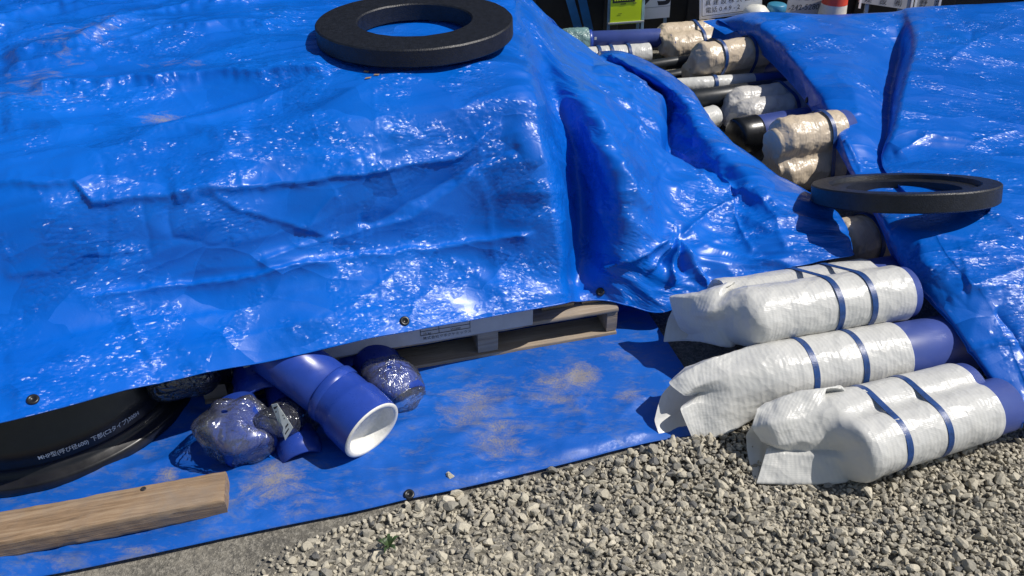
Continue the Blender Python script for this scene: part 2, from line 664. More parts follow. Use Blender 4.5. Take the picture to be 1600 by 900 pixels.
M = {}
M['strap'] = basic('strap_blue', (.014, .055, .20), .4, .25, 60, [(120, .3, .002)])
M['pipe'] = basic('pipe_blue', (.046, .076, .275), .36, .12, 7, [(260, .08, .001)])
M['fitting'] = basic('fitting_blue', (.018, .055, .33), .3, .08, 25, [(9, .1, .01)])
M['white_in'] = basic('white_plastic', (.72, .71, .66), .5, .08, 90, [(160, .3, .002)])
M['dark_pipe'] = basic('dark_pipe', (.018, .022, .027), .38, .2, 14, [(150, .1, .001)])
M['black'] = basic('black_plastic', (.010, .011, .013), .3, .2, 20, [(80, .15, .002)])
M['rubber'] = basic('ring_rubber', (.0085, .0105, .017), .45, .3, 55, [(240, .4, .003), (60, .1, .003)])
M['block'] = basic('block_black', (.011, .011, .012), .34, .3, 18, [(30, .1, .003)])
M['white_sack'] = sack_mat('sack_white', (.79, .79, .755), .06, .22, .55)
M['old_sack'] = sack_mat('sack_beige', (.70, .58, .43), .40, .1, .8)
M['mid_sack'] = sack_mat('sack_grey', (.72, .70, .66), .2, .18, .8)
M['clear'] = clear_mat('clear_film', (.96, .965, .98), .55)
M['smoke'] = clear_mat('dark_film', (.55, .57, .6), .3)
M['teal_film'] = basic('teal_film', (.16, .27, .27), .25, .25, 30, [(40, .6, .02)])
M['wood'] = wood_mat('beam_wood', (.26, .172, .102), (.40, .295, .195), rot=-math.radians(13.4))
M['pallet'] = wood_mat('pallet_wood', (.33, .26, .19), (.45, .38, .30), rot=-math.radians(14))
M['card'] = basic('cardboard_white', (.50, .49, .47), .7, .06, 30, [(90, .1, .001)])
M['ink'] = basic('ink_black', (.02, .02, .025), .6, .1)
M['letters'] = basic('letters_white', (.82, .82, .80), .5, .05)
M['yellow'] = basic('sign_yellow', (.62, .80, .01), .35, .05, 8)
M['signwhite'] = basic('sign_white', (.80, .80, .79), .4, .05, 8)
M['signgrey'] = basic('sign_grey', (.38, .38, .38), .45, .12, 12)
M['steelblue'] = basic('steel_blue', (.02, .15, .40), .35, .15, 12, [(60, .15, .002)])
M['palesteel'] = basic('steel_pale', (.25, .38, .52), .4, .2, 20)
M['darkwall'] = basic('wall_dark', (.012, .015, .020), .6, .3, 3, [(20, .2, .01)])
M['cone_red'] = basic('cone_red', (.72, .07, .03), .4, .1, 20)
M['cone_white'] = basic('cone_white', (.72, .67, .58), .45, .12, 30)
M['jug'] = basic('jug_white', (.70, .69, .62), .45, .06, 20)
M['lid'] = basic('lid_blue', (.04, .22, .36), .4, .1, 20)
M['label'] = basic('label_paper', (.62, .66, .62), .5, .08, 60)
M['labelgreen'] = basic('label_green', (.08, .30, .16), .5, .08, 60)
M['leaf'] = basic('leaf_green', (.04, .075, .022), .5, .3, 60)
M['grommet'] = basic('grommet_black', (.012, .013, .016), .35, .2, 40)

# ground dirt
m, nt, b = new_mat('ground_dirt')
c = coords(nt)
f1 = tex_noise(nt, c, 6, 8, .7, .3)
f2 = tex_noise(nt, c, 120, 4, .7)
col = ramp(nt, f1, [(.3, (.10, .093, .078)), (.5, (.20, .185, .15)), (.7, (.33, .30, .245))])
f3 = tex_noise(nt, c, 45, 6, .8)
col = mix_c(nt, ramp(nt, f3, [(.42, (.7,) * 3), (.6, (0, 0, 0))]), col, (.09, .085, .075))
col = mix_c(nt, ramp(nt, f2, [(.48, (0, 0, 0)), (.62, (.7,) * 3)]), col, (.36, .335, .28))
nt.links.new(col, b.inputs['Base Color'])
b.inputs['Roughness'].default_value = .9
nt.links.new(bump(nt, f2, .9, .006, bump(nt, tex_noise(nt, c, 28, 5, .7), .7, .015)), b.inputs['Normal'])
M['dirt'] = m
# gravel stones: each stone has its own colour
m, nt, b = new_mat('gravel_stone')
at = N(nt, 'ShaderNodeAttribute', attribute_name='tone')
c = coords(nt)
col = ramp(nt, at.outputs['Fac'], [(0, (.14, .14, .138)), (.15, (.275, .262, .228)), (.45, (.465, .425, .338)), (.8, (.59, .54, .425)), (1, (.69, .63, .51))])
col = mix_c(nt, ramp(nt, tex_noise(nt, c, 110, 5, .7), [(.4, (.0,) * 3), (.8, (.45,) * 3)]), col, (.24, .22, .18))
nt.links.new(col, b.inputs['Base Color'])
b.inputs['Roughness'].default_value = .85
b.inputs['Specular IOR Level'].default_value = .25
nt.links.new(bump(nt, tex_noise(nt, c, 260, 4, .7), .6, .003), b.inputs['Normal'])
M['stone'] = m

# ------------------------------------------------------------------ ground, gravel
TARP_EDGE = [(-420, 985), (-200, 938), (0, 912), (100, 896), (400, 832), (560, 800), (640, 781), (700, 769), (780, 751), (900, 722), (960, 706), (1020, 692), (1070, 684), (1130, 674)]
edge_w = np.array([P(x, y, z=0.004) for x, y in TARP_EDGE])


def edge_y(X):
    return np.interp(X, edge_w[:, 0], edge_w[:, 1])


gx = np.concatenate([[-400, -60, -15, -5], np.linspace(-2.4, 2.4, 97), [5, 15, 60, 400]])
gy = np.concatenate([[-400, -40, -5], np.linspace(.5, 2.6, 85), [4, 6, 15, 60, 400]])
GX, GY = np.meshgrid(gx, gy, indexing='ij')
gz = .006 * noise(GX.ravel() * 5, GY.ravel() * 5, 3.3) - .004
gz = np.where((np.abs(GX.ravel()) < 2.4) & (GY.ravel() > .5) & (GY.ravel() < 2.6), gz, -.006)
o = part('ground', (np.stack([GX.ravel(), GY.ravel(), gz], 1), grid_faces(len(gx), len(gy))), M['dirt'])
tag(o, 'bare grey brown dirt yard that the gravel and tarps lie on', kind='structure')


def ico(sub):
    import bmesh
    bm = bmesh.new()
    bmesh.ops.create_icosphere(bm, subdivisions=sub, radius=1)
    V = np.array([v.co[:] for v in bm.verts])
    F = np.array([[v.index for v in f.verts] for f in bm.faces])
    bm.free()
    return V, F


def stone_shape(sub, k):
    V, F = ico(sub)
    r = np.random.default_rng(100 + k)
    V = V * (1, r.uniform(.65, 1), r.uniform(.5, .8))
    for _ in range(9):
        d = r.normal(size=3)
        d /= np.linalg.norm(d)
        s = V @ d
        lim = s.max() * r.uniform(.42, .78)
        V = V - np.maximum(s - lim, 0)[:, None] * d
    V = V * 1.27
    return V, F


def scatter(pos, rad, sub, zoff):
    shapes = [stone_shape(sub, k) for k in range(14)]
    Vs, Fs, tones, n = [], [], [], 0
    kind = rng.integers(0, 14, len(pos))
    for k in range(14):
        ix = np.where(kind == k)[0]
        V, F = shapes[k]
        m = len(ix)
        if not m: continue
        a, bt = rng.uniform(0, 2 * math.pi, m), rng.normal(0, .5, m)
        ca, sa, cb, sb = np.cos(a), np.sin(a), np.cos(bt), np.sin(bt)
        Rz = np.zeros((m, 3, 3)); Rz[:, 0, 0] = ca; Rz[:, 0, 1] = -sa; Rz[:, 1, 0] = sa; Rz[:, 1, 1] = ca; Rz[:, 2, 2] = 1
        Rx = np.zeros((m, 3, 3)); Rx[:, 0, 0] = 1; Rx[:, 1, 1] = cb; Rx[:, 1, 2] = -sb; Rx[:, 2, 1] = sb; Rx[:, 2, 2] = cb
        W = np.einsum('mij,mjk,vk->mvi', Rx, Rz, V) * rad[ix][:, None, None] + pos[ix][:, None, :]
        Vs.append(W.reshape(-1, 3))
        Fs.append((F[None] + (n + np.arange(m) * len(V))[:, None, None]).reshape(-1, 3))
        tones.append(np.repeat(np.clip(rng.normal(.46, .21, m), 0, 1), len(V)))
        n += m * len(V)
    return np.concatenate(Vs), np.concatenate(Fs), np.concatenate(tones)


def mound(X, Y):
    return .022 * np.exp(-((X - .47) ** 2 + (Y - 1.40) ** 2) / .012) + .012 * noise(X * 4, Y * 4, 9.1)


def stone_field(spacing, x0, x1, y0, y1):
    xs, ys = np.meshgrid(np.arange(x0, x1, spacing), np.arange(y0, y1, spacing))
    xs = xs.ravel() + rng.uniform(-.5, .5, xs.size) * spacing
    ys = ys.ravel() + rng.uniform(-.5, .5, ys.size) * spacing
    lim = np.where(xs < edge_w[-1, 0], edge_y(xs) - .012 + .008 * noise(xs * 30, ys * 0, 5.), 9)
    keep = ys < lim
    keep &= ys < 1.62 + .45 * (xs - .6)
    keep &= ys > .62
    return xs[keep], ys[keep]


# stones thin out towards the lower left, where the bare dirt shows
def bare(X, Y):
    px, py = proj(np.stack([X, Y, np.zeros_like(X)], 1))
    t = px - (450 + .25 * (880 - py)) + 60 * noise(X * 9, Y * 9, 2.2)
    return sstep(-60, 50, t)


X1, Y1 = stone_field(.0105, -.95, 1.75, .7, 2.05)
k = rng.uniform(size=len(X1)) < .4 + .6 * bare(X1, Y1)
X1, Y1 = X1[k], Y1[k]
R1 = np.clip(rng.lognormal(math.log(.0066), .30, len(X1)), .003, .012) * (.36 + .64 * bare(X1, Y1))
Z1 = mound(X1, Y1) * bare(X1, Y1) + rng.uniform(-.005, .003, len(X1)) + .005 * (1 - bare(X1, Y1))
V1, F1, T1 = scatter(np.stack([X1, Y1, Z1], 1), R1, 2 if len(X1) < 4000 else 1, 0)
X2, Y2 = stone_field(.0165, -.95, 1.75, .7, 2.05)
nearf = np.interp(X2, [-.3, .2, .7], [.92, .92, .85])
k = rng.uniform(size=len(X2)) < .85 * bare(X2, Y2)
X2, Y2, nearf = X2[k], Y2[k], nearf[k]
R2 = np.clip(rng.lognormal(math.log(.0090), .34, len(X2)), .004, .019) * nearf
Z2 = mound(X2, Y2) + R2 * rng.uniform(.15, .75, len(X2))
V2, F2, T2 = scatter(np.stack([X2, Y2, Z2], 1), R2, 2, 0)
o = part('gravel', (np.concatenate([V1, V2]), np.concatenate([F1, F2 + len(V1)])), M['stone'], None, smooth=False, attr=np.concatenate([T1, T2]))
tag(o, 'loose grey beige crushed gravel in front of the blue tarps', kind='stuff')

# weed in the gravel
w0 = P(608, 858, z=.012)
wt = thing('weed', w0, 'small green weed sprouting between the gravel stones', 'plant')
for k in range(11):
    a = rng.uniform(0, 2 * math.pi)
    L = rng.uniform(.012, .030)
    d = np.array([math.cos(a), math.sin(a), 0])
    n = np.array([-d[1], d[0], 0])
    pts = []
    for q, (t, wd) in enumerate([(0, .0015), (.35, .004), (.7, .0035), (1, .0003)]):
        ctr = w0 + d * L * t + np.array([0, 0, .022 * math.sin(t * 2.4) + .004])
        pts += [ctr - n * wd, ctr + n * wd]
    part('leaf', (np.array(pts), np.array([[0, 1, 3, 2], [2, 3, 5, 4], [4, 5, 7, 6]])), M['leaf'], wt)


# ------------------------------------------------------------------ tarps
def pts_row(row):
    return [P(a[0], a[1], Y=a[2]) if len(a) == 3 else np.array(a[:3]) for a in row]


def grommet(parent, G, nrm, px, py, r=.0105):
    V = G.reshape(-1, 3)
    x, y = proj(V)
    # nearest point of the cloth on that sight line, closest to the eye first
    d = np.hypot(x - px, y - py) + 2.5 * np.linalg.norm(V - EYE, axis=1)
    k = np.argmin(d)
    n = nrm.reshape(-1, 3)[k]
    if n @ (EYE - V[k]) < 0: n = -n
    prof = [(.000, r * 1.25), (.003, r * 1.2), (.0042, r), (.0042, r * .62), (.0015, r * .5), (.001, .0002)]
    part('grommet', lathe(prof, V[k] + n * .0015, n, 24), M['grommet'], parent)


def build_tarp(name, label, C, mat, spacing, disp, smooth=3, hem_edges=(), grommets=()):
    G, s, t, u, v = cloth_grid(C, spacing, smooth)
    nrm = normals(G)
    px, py = proj(G.reshape(-1, 3))
    sh = G.shape[:2]
    h = disp(s.ravel(), t.ravel(), px, py, G.reshape(-1, 3), np.repeat(u, len(v)), np.tile(v, len(u))).reshape(sh)
    up = nrm * np.sign((nrm * (EYE - G)).sum(2).mean())
    G2 = G + up * h[..., None]
    root = thing(name, G2.reshape(-1, 3).mean(0) * (1, 1, 0), label, 'tarp')
    part('sheet', (G2.reshape(-1, 3), grid_faces(*sh)), mat, root, uv=np.stack([s.ravel(), t.ravel()], 1))
    for e in hem_edges:
        line = {'bottom': G2[0], 'top': G2[-1], 'left': G2[:, 0], 'right': G2[:, -1]}[e]
        part('hem', rod(line[::2], .0022, 6), mat, root)
    n2 = normals(G2) * np.sign((nrm * (EYE - G)).sum(2).mean())
    for g in grommets:
        grommet(root, G2, n2, *g)
    return root, G2


def crumple(s, t, seed, k=1.0):
    """folded plastic sheet: sharp ridges in several sizes, in patches"""
    a = noise(s * 2.3, t * 2.3, seed)
    ws, wt_ = s + .06 * noise(s * 5, t * 5, seed + 4), t + .06 * noise(s * 5, t * 5, seed + 8)
    pm = .35 + .65 * sstep(-.15, .3, noise(s * 4, t * 4, seed + 20))
    h = .010 * ridged(ws * 2.6, wt_ * 7.5, seed + 1)
    h = h + .012 * (worley(np.stack([ws * 3.6 + .8 * wt_, wt_ * 6.5], 1), int(seed)) - .4) * (.4 + .6 * pm)
    h = h + .0048 * (worley(np.stack([ws * 9 - 2 * wt_, wt_ * 14], 1), int(seed) + 3) - .4) * pm
    h = h + .0014 * ridged(ws * 15, wt_ * 19, seed + 3) * pm
    # fold memory: the sheet was once folded small
    gs, gt_ = s + .012 * noise(s * 3, t * 3, seed + 30), t + .012 * noise(s * 3, t * 3, seed + 31)
    for q, per, off, ax in ((gs, .31, .07, t), (gt_, .24, .05, s)):
        dd_ = np.abs(np.mod(q + off, per) - per / 2)
        sgn = np.where(np.mod(np.floor((q + off) / per), 2) > 0, 1, -1)
        h = h + .0028 * sgn * np.exp(-dd_ / .007) * sstep(-.12, .12, noise(s * 2.5, t * 2.5, seed + 33))
    return k * h + .004 * a


WARP = {}


def crease(px, py, line, w, amp, ends=.06, side=0):
    """a pressed ridge along a line; side=+1 drops sharply below the line, -1 above"""
    key = id(px)
    if WARP.get('key') != key:
        WARP['key'] = key
        WARP['xy'] = (px + 7 * noise(px / 45, py / 45, 3.7) + 3 * noise(px / 14, py / 14, 5.1),
                      py + 7 * noise(px / 45, py / 45, 8.7) + 3 * noise(px / 14, py / 14, 9.1))
    px, py = WARP['xy']
    d, al = seg_field(px, py, line)
    f = sstep(0, ends, al) * sstep(0, ends, 1 - al)
    f = np.where(np.abs(d) > 8 * w, 0, f)
    if side == 0:
        return amp * f * np.exp(-np.abs(d) / w)
    return amp * f * np.where(d * side > 0, np.exp(-np.abs(d) / (3.2 * w)), np.exp(-np.abs(d) / (.7 * w)))


LEFT = [
    # hem
    [(-330, 728, 1.10), (0, 657, 1.22), (300, 584, 1.42), (430, 560, 1.50), (560, 532, 1.57), (740, 498, 1.70), (880, 474, 1.80), (903, 470, 1.875), (962, 470, 1.905), (1030, 488, 1.90), (1110, 458, 1.93), (1150, 447, 1.94), (1250, 416, 1.98), (1328, 400, 2.00), (1332, 395, 2.06)],
    # lower kink
    [(-330, 540, 1.42), (0, 482, 1.50), (300, 447, 1.63), (430, 424, 1.70), (560, 400, 1.77), (740, 375, 1.87), (872, 385, 1.87), (908, 392, 2.04), (978, 396, 1.94), (1045, 400, 2.00), (1125, 385, 2.08), (1160, 382, 2.10), (1235, 365, 2.10), (1306, 340, 2.20), (1309, 335, 2.30)],
    # upper break
    [(-330, 300, 1.62), (0, 288, 1.66), (300, 303, 1.72), (430, 288, 1.79), (560, 272, 1.85), (740, 242, 1.95), (850, 250, 1.95), (898, 252, 2.24), (962, 260, 2.07), (1035, 280, 2.30), (1122, 300, 2.36), (1142, 300, 2.40), (1179, 287, 2.38), (1199, 268, 2.52), (1198, 262, 2.66)],
    [(-330, 170, 1.98), (0, 150, 2.05), (300, 150, 2.10), (430, 146, 2.10), (560, 138, 2.08), (740, 130, 2.12), (830, 130, 2.15), (865, 152, 2.42), (915, 150, 2.36), (990, 192, 2.54), (1036, 232, 2.60), (1050, 238, 2.86), (1101, 216, 2.75), (1122, 206, 2.85), (1121, 201, 3.02)],
    [(-330, 70, 2.45), (0, 55, 2.50), (300, 57, 2.45), (430, 56, 2.45), (560, 55, 2.45), (740, 55, 2.46), (815, 62, 2.58), (838, 62, 2.76), (874, 92, 2.70), (922, 106, 2.92), (1022, 150, 2.98), (1032, 157, 3.34), (1061, 150, 3.12), (1073, 140, 3.30), (1072, 135, 3.48)],
    [(-330, 0, 2.90), (0, 0, 2.90), (300, 0, 2.82), (430, 0, 2.84), (560, 0, 2.86), (740, 0, 2.88), (800, -1, 2.92), (815, 4, 3.00), (850, 30, 3.00), (874, 47, 3.20), (934, 92, 3.30), (948, 93, 3.68), (970, 92, 3.58), (986, 87, 3.75), (986, 84, 3.95)],
    [(-330, -60, 3.30), (0, -60, 3.30), (300, -60, 3.25), (430, -60, 3.25), (560, -58, 3.25), (740, -55, 3.25), (802, -42, 3.25), (817, -20, 3.25), (852, 22, 3.15), (877, 42, 3.30), (930, 86, 3.62), (934, 87, 3.80), (938, 86, 3.92), (940, 83, 4.02), (940, 80, 4.10)],
]
C = [pts_row(r) for r in LEFT]
last = []
for p in C[-1]:
    last.append(np.array([p[0], p[1] + .25, max(.05, p[2] - .35)]))
C.append(last)


def left_disp(s, t, px, py, V, u, v):
    flat = sstep(1.7, 2.6, u) * (1 - sstep(5.5, 6.5, v))        # stretched flatter on top near the ring
    ring = np.exp(-(((px - 650) / 190) ** 2 + ((py - 50) / 80) ** 2))
    h = crumple(s, t, 1.7) * (1 - .45 * flat) * (1 - .92 * ring)
    # long folds running along the stack
    h = h + .024 * flat * ridged(s * 1.0, (t - .10 * s) * 7, 31.5) * (1 - ring) + .006 * flat * ridged(s * 1.8, (t - .13 * s) * 17, 33.5) * (1 - ring)
    for ln, w, a, sd in [
        ([(-60, 66), (0, 54), (80, 30), (165, 1), (260, -30)], 9, .048, 1),
        ([(0, 104), (130, 88), (200, 50), (272, 26), (330, 18), (420, 0)], 8, .034, 1),
        ([(0, 122), (150, 90), (255, 58), (340, 46), (470, 38)], 6, .020, 1),
        ([(50, 150), (170, 142), (300, 132), (420, 124), (520, 118)], 6, .026, 1),
        ([(0, 190), (120, 200), (240, 207), (400, 222)], 9, .014, 1),
        ([(-40, 286), (60, 290), (112, 285), (145, 316), (250, 309), (345, 297), (480, 283), (590, 270), (720, 246), (800, 180)], 7, .017, 1),
        ([(265, 316), (330, 303), (375, 330), (440, 345), (520, 372)], 8, .010, 1),
        ([(220, 308), (232, 380), (240, 400)], 4, -.0025, 0),
        ([(262, 318), (268, 372), (335, 385), (362, 378)], 6, -.004, 0),
        ([(0, 430), (90, 424), (125, 402), (220, 392)], 5, .006, 1),
        ([(120, 465), (270, 446), (400, 432), (450, 417), (560, 400), (690, 384), (780, 370), (842, 366)], 5, .017, -1),
        ([(400, 410), (460, 386), (560, 362), (640, 340), (700, 300), (745, 262)], 8, .012, -1),
        ([(560, 352), (585, 352), (640, 320), (700, 285), (770, 245), (815, 225)], 12, -.010, 0),
        ([(462, 388), (500, 330), (530, 300)], 5, .005, 0),
        ([(585, 120), (588, 200), (590, 270), (592, 360), (596, 450), (600, 530)], 2.2, .0014, 0),
        ([(757, 290), (765, 330), (775, 420), (790, 480)], 3, .004, 0),
        ([(833, 135), (848, 230), (862, 320), (880, 470)], 3, .003, 0),
        ([(650, 398), (600, 440), (560, 470), (500, 500)], 4, .005, 0),
        ([(0, 560), (120, 520), (250, 500), (400, 480)], 8, .007, -1),
        ([(0, 620), (140, 585), (300, 540), (470, 505), (640, 478)], 8, .006, -1),
        ([(700, 400), (760, 440), (800, 480)], 4, .004, 0),
        ([(640, 498), (600, 480), (570, 470)], 3, .004, 0), ([(636, 496), (650, 470), (680, 450)], 3, .004, 0),
        ([(240, 572), (215, 520), (200, 480)], 4, .004, 0),
        # right flank
        ([(905, 180), (960, 260), (1000, 330), (1050, 372)], 6, .010, 0),
        ([(960, 250), (985, 310), (1030, 345), (1058, 366)], 4, .008, 0),
        ([(1180, 300), (1120, 330), (1058, 372)], 5, .010, 0),
        ([(985, 130), (990, 190), (970, 260), (940, 290)], 7, .008, 0),
        ([(1040, 250), (1010, 290), (1000, 330)], 6, .010, 0),
        ([(1130, 270), (1140, 330), (1180, 400)], 6, .010, 0),
        ([(1090, 270), (1120, 300), (1160, 300), (1200, 320)], 5, .009, 1),
        ([(1170, 290), (1210, 340), (1230, 400)], 5, .007, 0),
        ([(840, 150), (880, 210), (930, 300), (950, 360)], 4, .006, 0),
        ([(868, 240), (900, 262), (930, 280)], 3, .005, 0), ([(918, 312), (950, 334), (972, 338)], 3, .006, 0),
        ([(905, 366), (915, 378)], 3, .006, 0),
        ([(925, 105), (975, 110), (1010, 140)], 5, .008, 0),
    ]:
        if sd == 1: h = h + crease(px, py, ln, w, a, side=1)
        elif sd == -1: h = h + crease(px, py, ln, w, a, side=-1)
        else: h = h + crease(px, py, ln, w, a)
    # bunched gather on the right flank
    dx, dy = px - 1056, py - 368
    r = np.hypot(dx, dy)
    th = np.arctan2(dy, dx)
    for deg, ln_, w_, a_ in ((98, 85, 4, .030), (78, 70, 4, -.022), (62, 100, 5, .022), (118, 60, 3, -.018), (132, 80, 4, .020), (155, 140, 6, .026), (-128, 90, 4, .012), (-30, 170, 6, .008)):
        ca, sa = math.cos(math.radians(deg)), math.sin(math.radians(deg))
        h = h + crease(px, py, [(1056 - 8 * ca, 368 - 8 * sa), (1056 + ln_ * .5 * ca, 368 + ln_ * .5 * sa), (1056 + ln_ * ca + 8 * sa, 368 + ln_ * sa)], w_, a_, .2)
    fl = sstep(905, 960, px) * sstep(60, 140, py)
    h = h + fl * (.016 * ridged((s + t) * 3.2, (s - t) * 4.2, 77) + .004 * ridged((s + t) * 8, (s - t) * 9, 78))
    return (h - .012) * (1 - .75 * sstep(12.5, 13.1, v))


SHEET = tarp_mat('tarp_blue', dust_spots=[(P(60, 140, Y=2.1), .26, .6), (P(130, 62, Y=2.4), .3, .6), (P(258, 185, Y=1.98), .09, .9), (P(270, 110, Y=2.25), .14, .6), (P(580, 122, Y=2.2), .03, 1.0)])
lt, LG = build_tarp('cover_tarp', 'large blue tarp over the tall left stack, weighed down by a black ring', C, SHEET, .0062, left_disp, 4,
                    ('bottom', 'right'), [(53, 624), (633, 502), (937, 456)])

RIGHT = [
    [(1594, 668, 1.43), (1599, 660, 1.43), (1612, 655, 1.435), (1622, 652, 1.44), (1628, 650, 1.44), (1690, 642, 1.45), (1920, 610, 1.50), (2150, 580, 1.55)],
    [(1479, 503, 1.72), (1486, 500, 1.705), (1520, 492, 1.70), (1547, 487, 1.70), (1562, 485, 1.70), (1645, 472, 1.72), (1850, 450, 1.80), (2060, 430, 1.88)],
    [(1399, 412, 2.00), (1407, 408, 1.945), (1445, 402, 1.895), (1475, 398, 1.89), (1490, 396, 1.89), (1620, 387, 1.92), (1820, 372, 2.05), (2010, 360, 2.12)],
    [(1367, 342, 2.20), (1376, 339, 2.12), (1410, 336, 2.085), (1440, 334, 2.08), (1455, 333, 2.08), (1610, 326, 2.10), (1800, 316, 2.25), (1980, 306, 2.33)],
    [(1327, 270, 2.58), (1335, 266, 2.56), (1360, 262, 2.58), (1380, 258, 2.61), (1385, 254, 2.59), (1605, 240, 2.55), (1790, 235, 2.65), (1960, 230, 2.75)],
    [(1296, 215, 2.86), (1311, 209, 2.80), (1345, 204, 2.80), (1387, 200, 2.88), (1404, 194, 2.78), (1604, 185, 2.80), (1788, 180, 2.90), (1950, 175, 3.0)],
    [(1250, 149, 3.32), (1282, 150, 3.10), (1338, 146, 3.08), (1391, 148, 3.24), (1414, 140, 3.04), (1603, 130, 3.15), (1785, 125, 3.25), (1945, 120, 3.35)],
    [(1197, 92, 3.80), (1238, 88, 3.50), (1310, 75, 3.60), (1404, 76, 3.72), (1434, 64, 3.52), (1600, 50, 3.70), (1780, 45, 3.80), (1935, 40, 3.9)],
    [(1150, 50, 4.02), (1205, 42, 3.82), (1297, 36, 3.90), (1402, 32, 3.92), (1436, 26, 3.88), (1600, 18, 4.00), (1780, 12, 4.10), (1930, 8, 4.2)],
    [(1122, 30, 4.16), (1186, 17, 4.08), (1290, 21, 4.06), (1396, 17, 4.07), (1428, 10, 4.07), (1600, 1, 4.16), (1780, -5, 4.30), (1925, -9, 4.4)],
]
C = [pts_row(r) for r in RIGHT]
C.append([np.array([p[0] + .03, p[1] + .22, max(.03, p[2] - .2)]) for p in C[-1]])


def right_disp(s, t, px, py, V, u, v):
    calm = .35 + .65 * sstep(150, 300, py)
    edge = sstep(0, .9, v)
    rg = np.exp(-(((px - 1410) / 170) ** 2 + ((py - 300) / 55) ** 2))
    h = crumple(s, t, 12.3, .75) * calm * (.3 + .7 * edge) * (1 - .9 * rg)
    for ln, w, a, sd in [
        ([(1200, 60), (1260, 70), (1330, 55), (1390, 60)], 8, .006, 0),
        ([(1180, 42), (1220, 36), (1255, 24)], 4, .012, 0),
        ([(1215, 45), (1245, 38), (1262, 25)], 3, .008, 0),
        ([(1450, 40), (1500, 30), (1520, 45), (1515, 60)], 7, -.010, 0),
        ([(1480, 95), (1530, 60), (1600, 35)], 6, .006, 0),
        ([(1505, 455), (1560, 448), (1600, 452)], 10, .016, 1),
        ([(1480, 470), (1540, 440), (1605, 420)], 7, .010, 0),
        ([(1560, 480), (1585, 520), (1610, 560)], 9, -.012, 0),
        ([(1300, 110), (1330, 140), (1340, 180)], 9, .006, 0),
        ([(1320, 215), (1332, 240), (1345, 268)], 3, .010, 0),
        ([(1395, 240), (1450, 210), (1520, 220), (1600, 200)], 8, .010, 0),
        ([(1540, 330), (1570, 345), (1600, 380)], 6, .012, 0),
        ([(1430, 380), (1500, 385), (1600, 370)], 8, .006, -1),
        ([(1440, 420), (1520, 405), (1600, 402)], 6, .006, 0),
        ([(1490, 560), (1540, 540), (1600, 530)], 5, .008, 0),
    ]:
        h = h + crease(px, py, ln, w, a, side=sd)
    return h - .006


rt, RG = build_tarp('cover_tarp', 'blue tarp over the low pipe stack at right, pinned by a tilted black ring', C, SHEET, .0065, right_disp, 3,
                    ('bottom', 'left', 'top'), [(1262, 156)])
# folded-over corner of the right tarp
fl = [[(1098, 33, 4.22), (1118, 30, 4.20), (1140, 30, 4.14), (1165, 40, 4.03), (1190, 64, 3.88), (1206, 88, 3.78)],
      [(1114, 42, 4.12), (1128, 41, 4.10), (1146, 40, 4.08), (1168, 49, 3.98), (1188, 66, 3.86), (1200, 84, 3.80)],
      [(1133, 54, 4.02), (1140, 52, 4.01), (1152, 48, 4.01), (1168, 51, 3.97), (1186, 64, 3.86), (1197, 80, 3.80)]]
G, s, t, u, v = cloth_grid([pts_row(r) for r in fl], .012, 2)
part('corner_flap', (G.reshape(-1, 3), grid_faces(*G.shape[:2])), SHEET, rt, label='corner of the tarp folded back flat')

# ground tarp
cols = []
us = np.array([p for p in edge_w])
rows = [us]
backdir = np.array([-.25, 1.0, 0])
bk = []
for dist in (.12, .3, .55, .9, 1.5):
    rows.append(us + backdir * dist * np.interp(us[:, 0], [-1.5, .5], [1.0, 1.0])[:, None])


def ground_disp(s, t, px, py, V, u, v):
    e = sstep(0, .03, t)
    h = .006 + e * (.019 * (ridged(s * 3.2, t * 6, 41) - .3) + .006 * noise(s * 9, t * 12, 43) + .003 * ridged(s * 16, t * 18, 44))
    h = h + crease(px, py, [(1060, 560), (1000, 545), (940, 535), (870, 545)], 8, .012)
    h = h + crease(px, py, [(360, 815), (560, 770), (760, 715), (900, 690)], 6, .006)
    h = h + crease(px, py, [(400, 775), (540, 760), (690, 730)], 5, .004)
    cap = np.where(py < 625, .012, .030)      # pressed flat where the pallet stands
    return np.maximum(np.minimum(h, cap), .003 + .002 * noise(s * 6, t * 0, 4))


dust = [(P(740, 640, z=0), .17, 1.0), (P(780, 690, z=0), .2, .9), (P(905, 595, z=0), .09, 1.6), (P(870, 610, z=0), .18, 1.0), (P(985, 625, z=0), .08, 1.0), (P(430, 760, z=0), .14, 1.2),
        (P(215, 868, z=0), .12, .8), (P(480, 780, z=0), .2, .55), (P(50, 885, z=0), .2, .5), (P(960, 560, z=0), .15, .5), (P(620, 720, z=0), .2, .35), (P(265, 752, z=0), .06, 1.4), (P(695, 625, z=0), .06, 1.0)]
gt, GG = build_tarp('ground_tarp', 'dusty blue tarp spread flat on the ground under the pallet and fittings', rows, tarp_mat('tarp_ground', dust, True), .009, ground_disp, 1,
                    ('bottom',), [(640, 771)])

# ------------------------------------------------------------------ black rings
def ring_profile(R, r, h, lip=None):
    c = .004
    p = [(0, r), (0, R - c), (c, R), (h - c, R), (h, R - c)]
    if lip:
        p += [(h, lip + .004), (h - .014, lip), (h - .014, r + .01), (h - .017, r)]
    else:
        p += [(h, r + c), (h - c, r)]
    return p


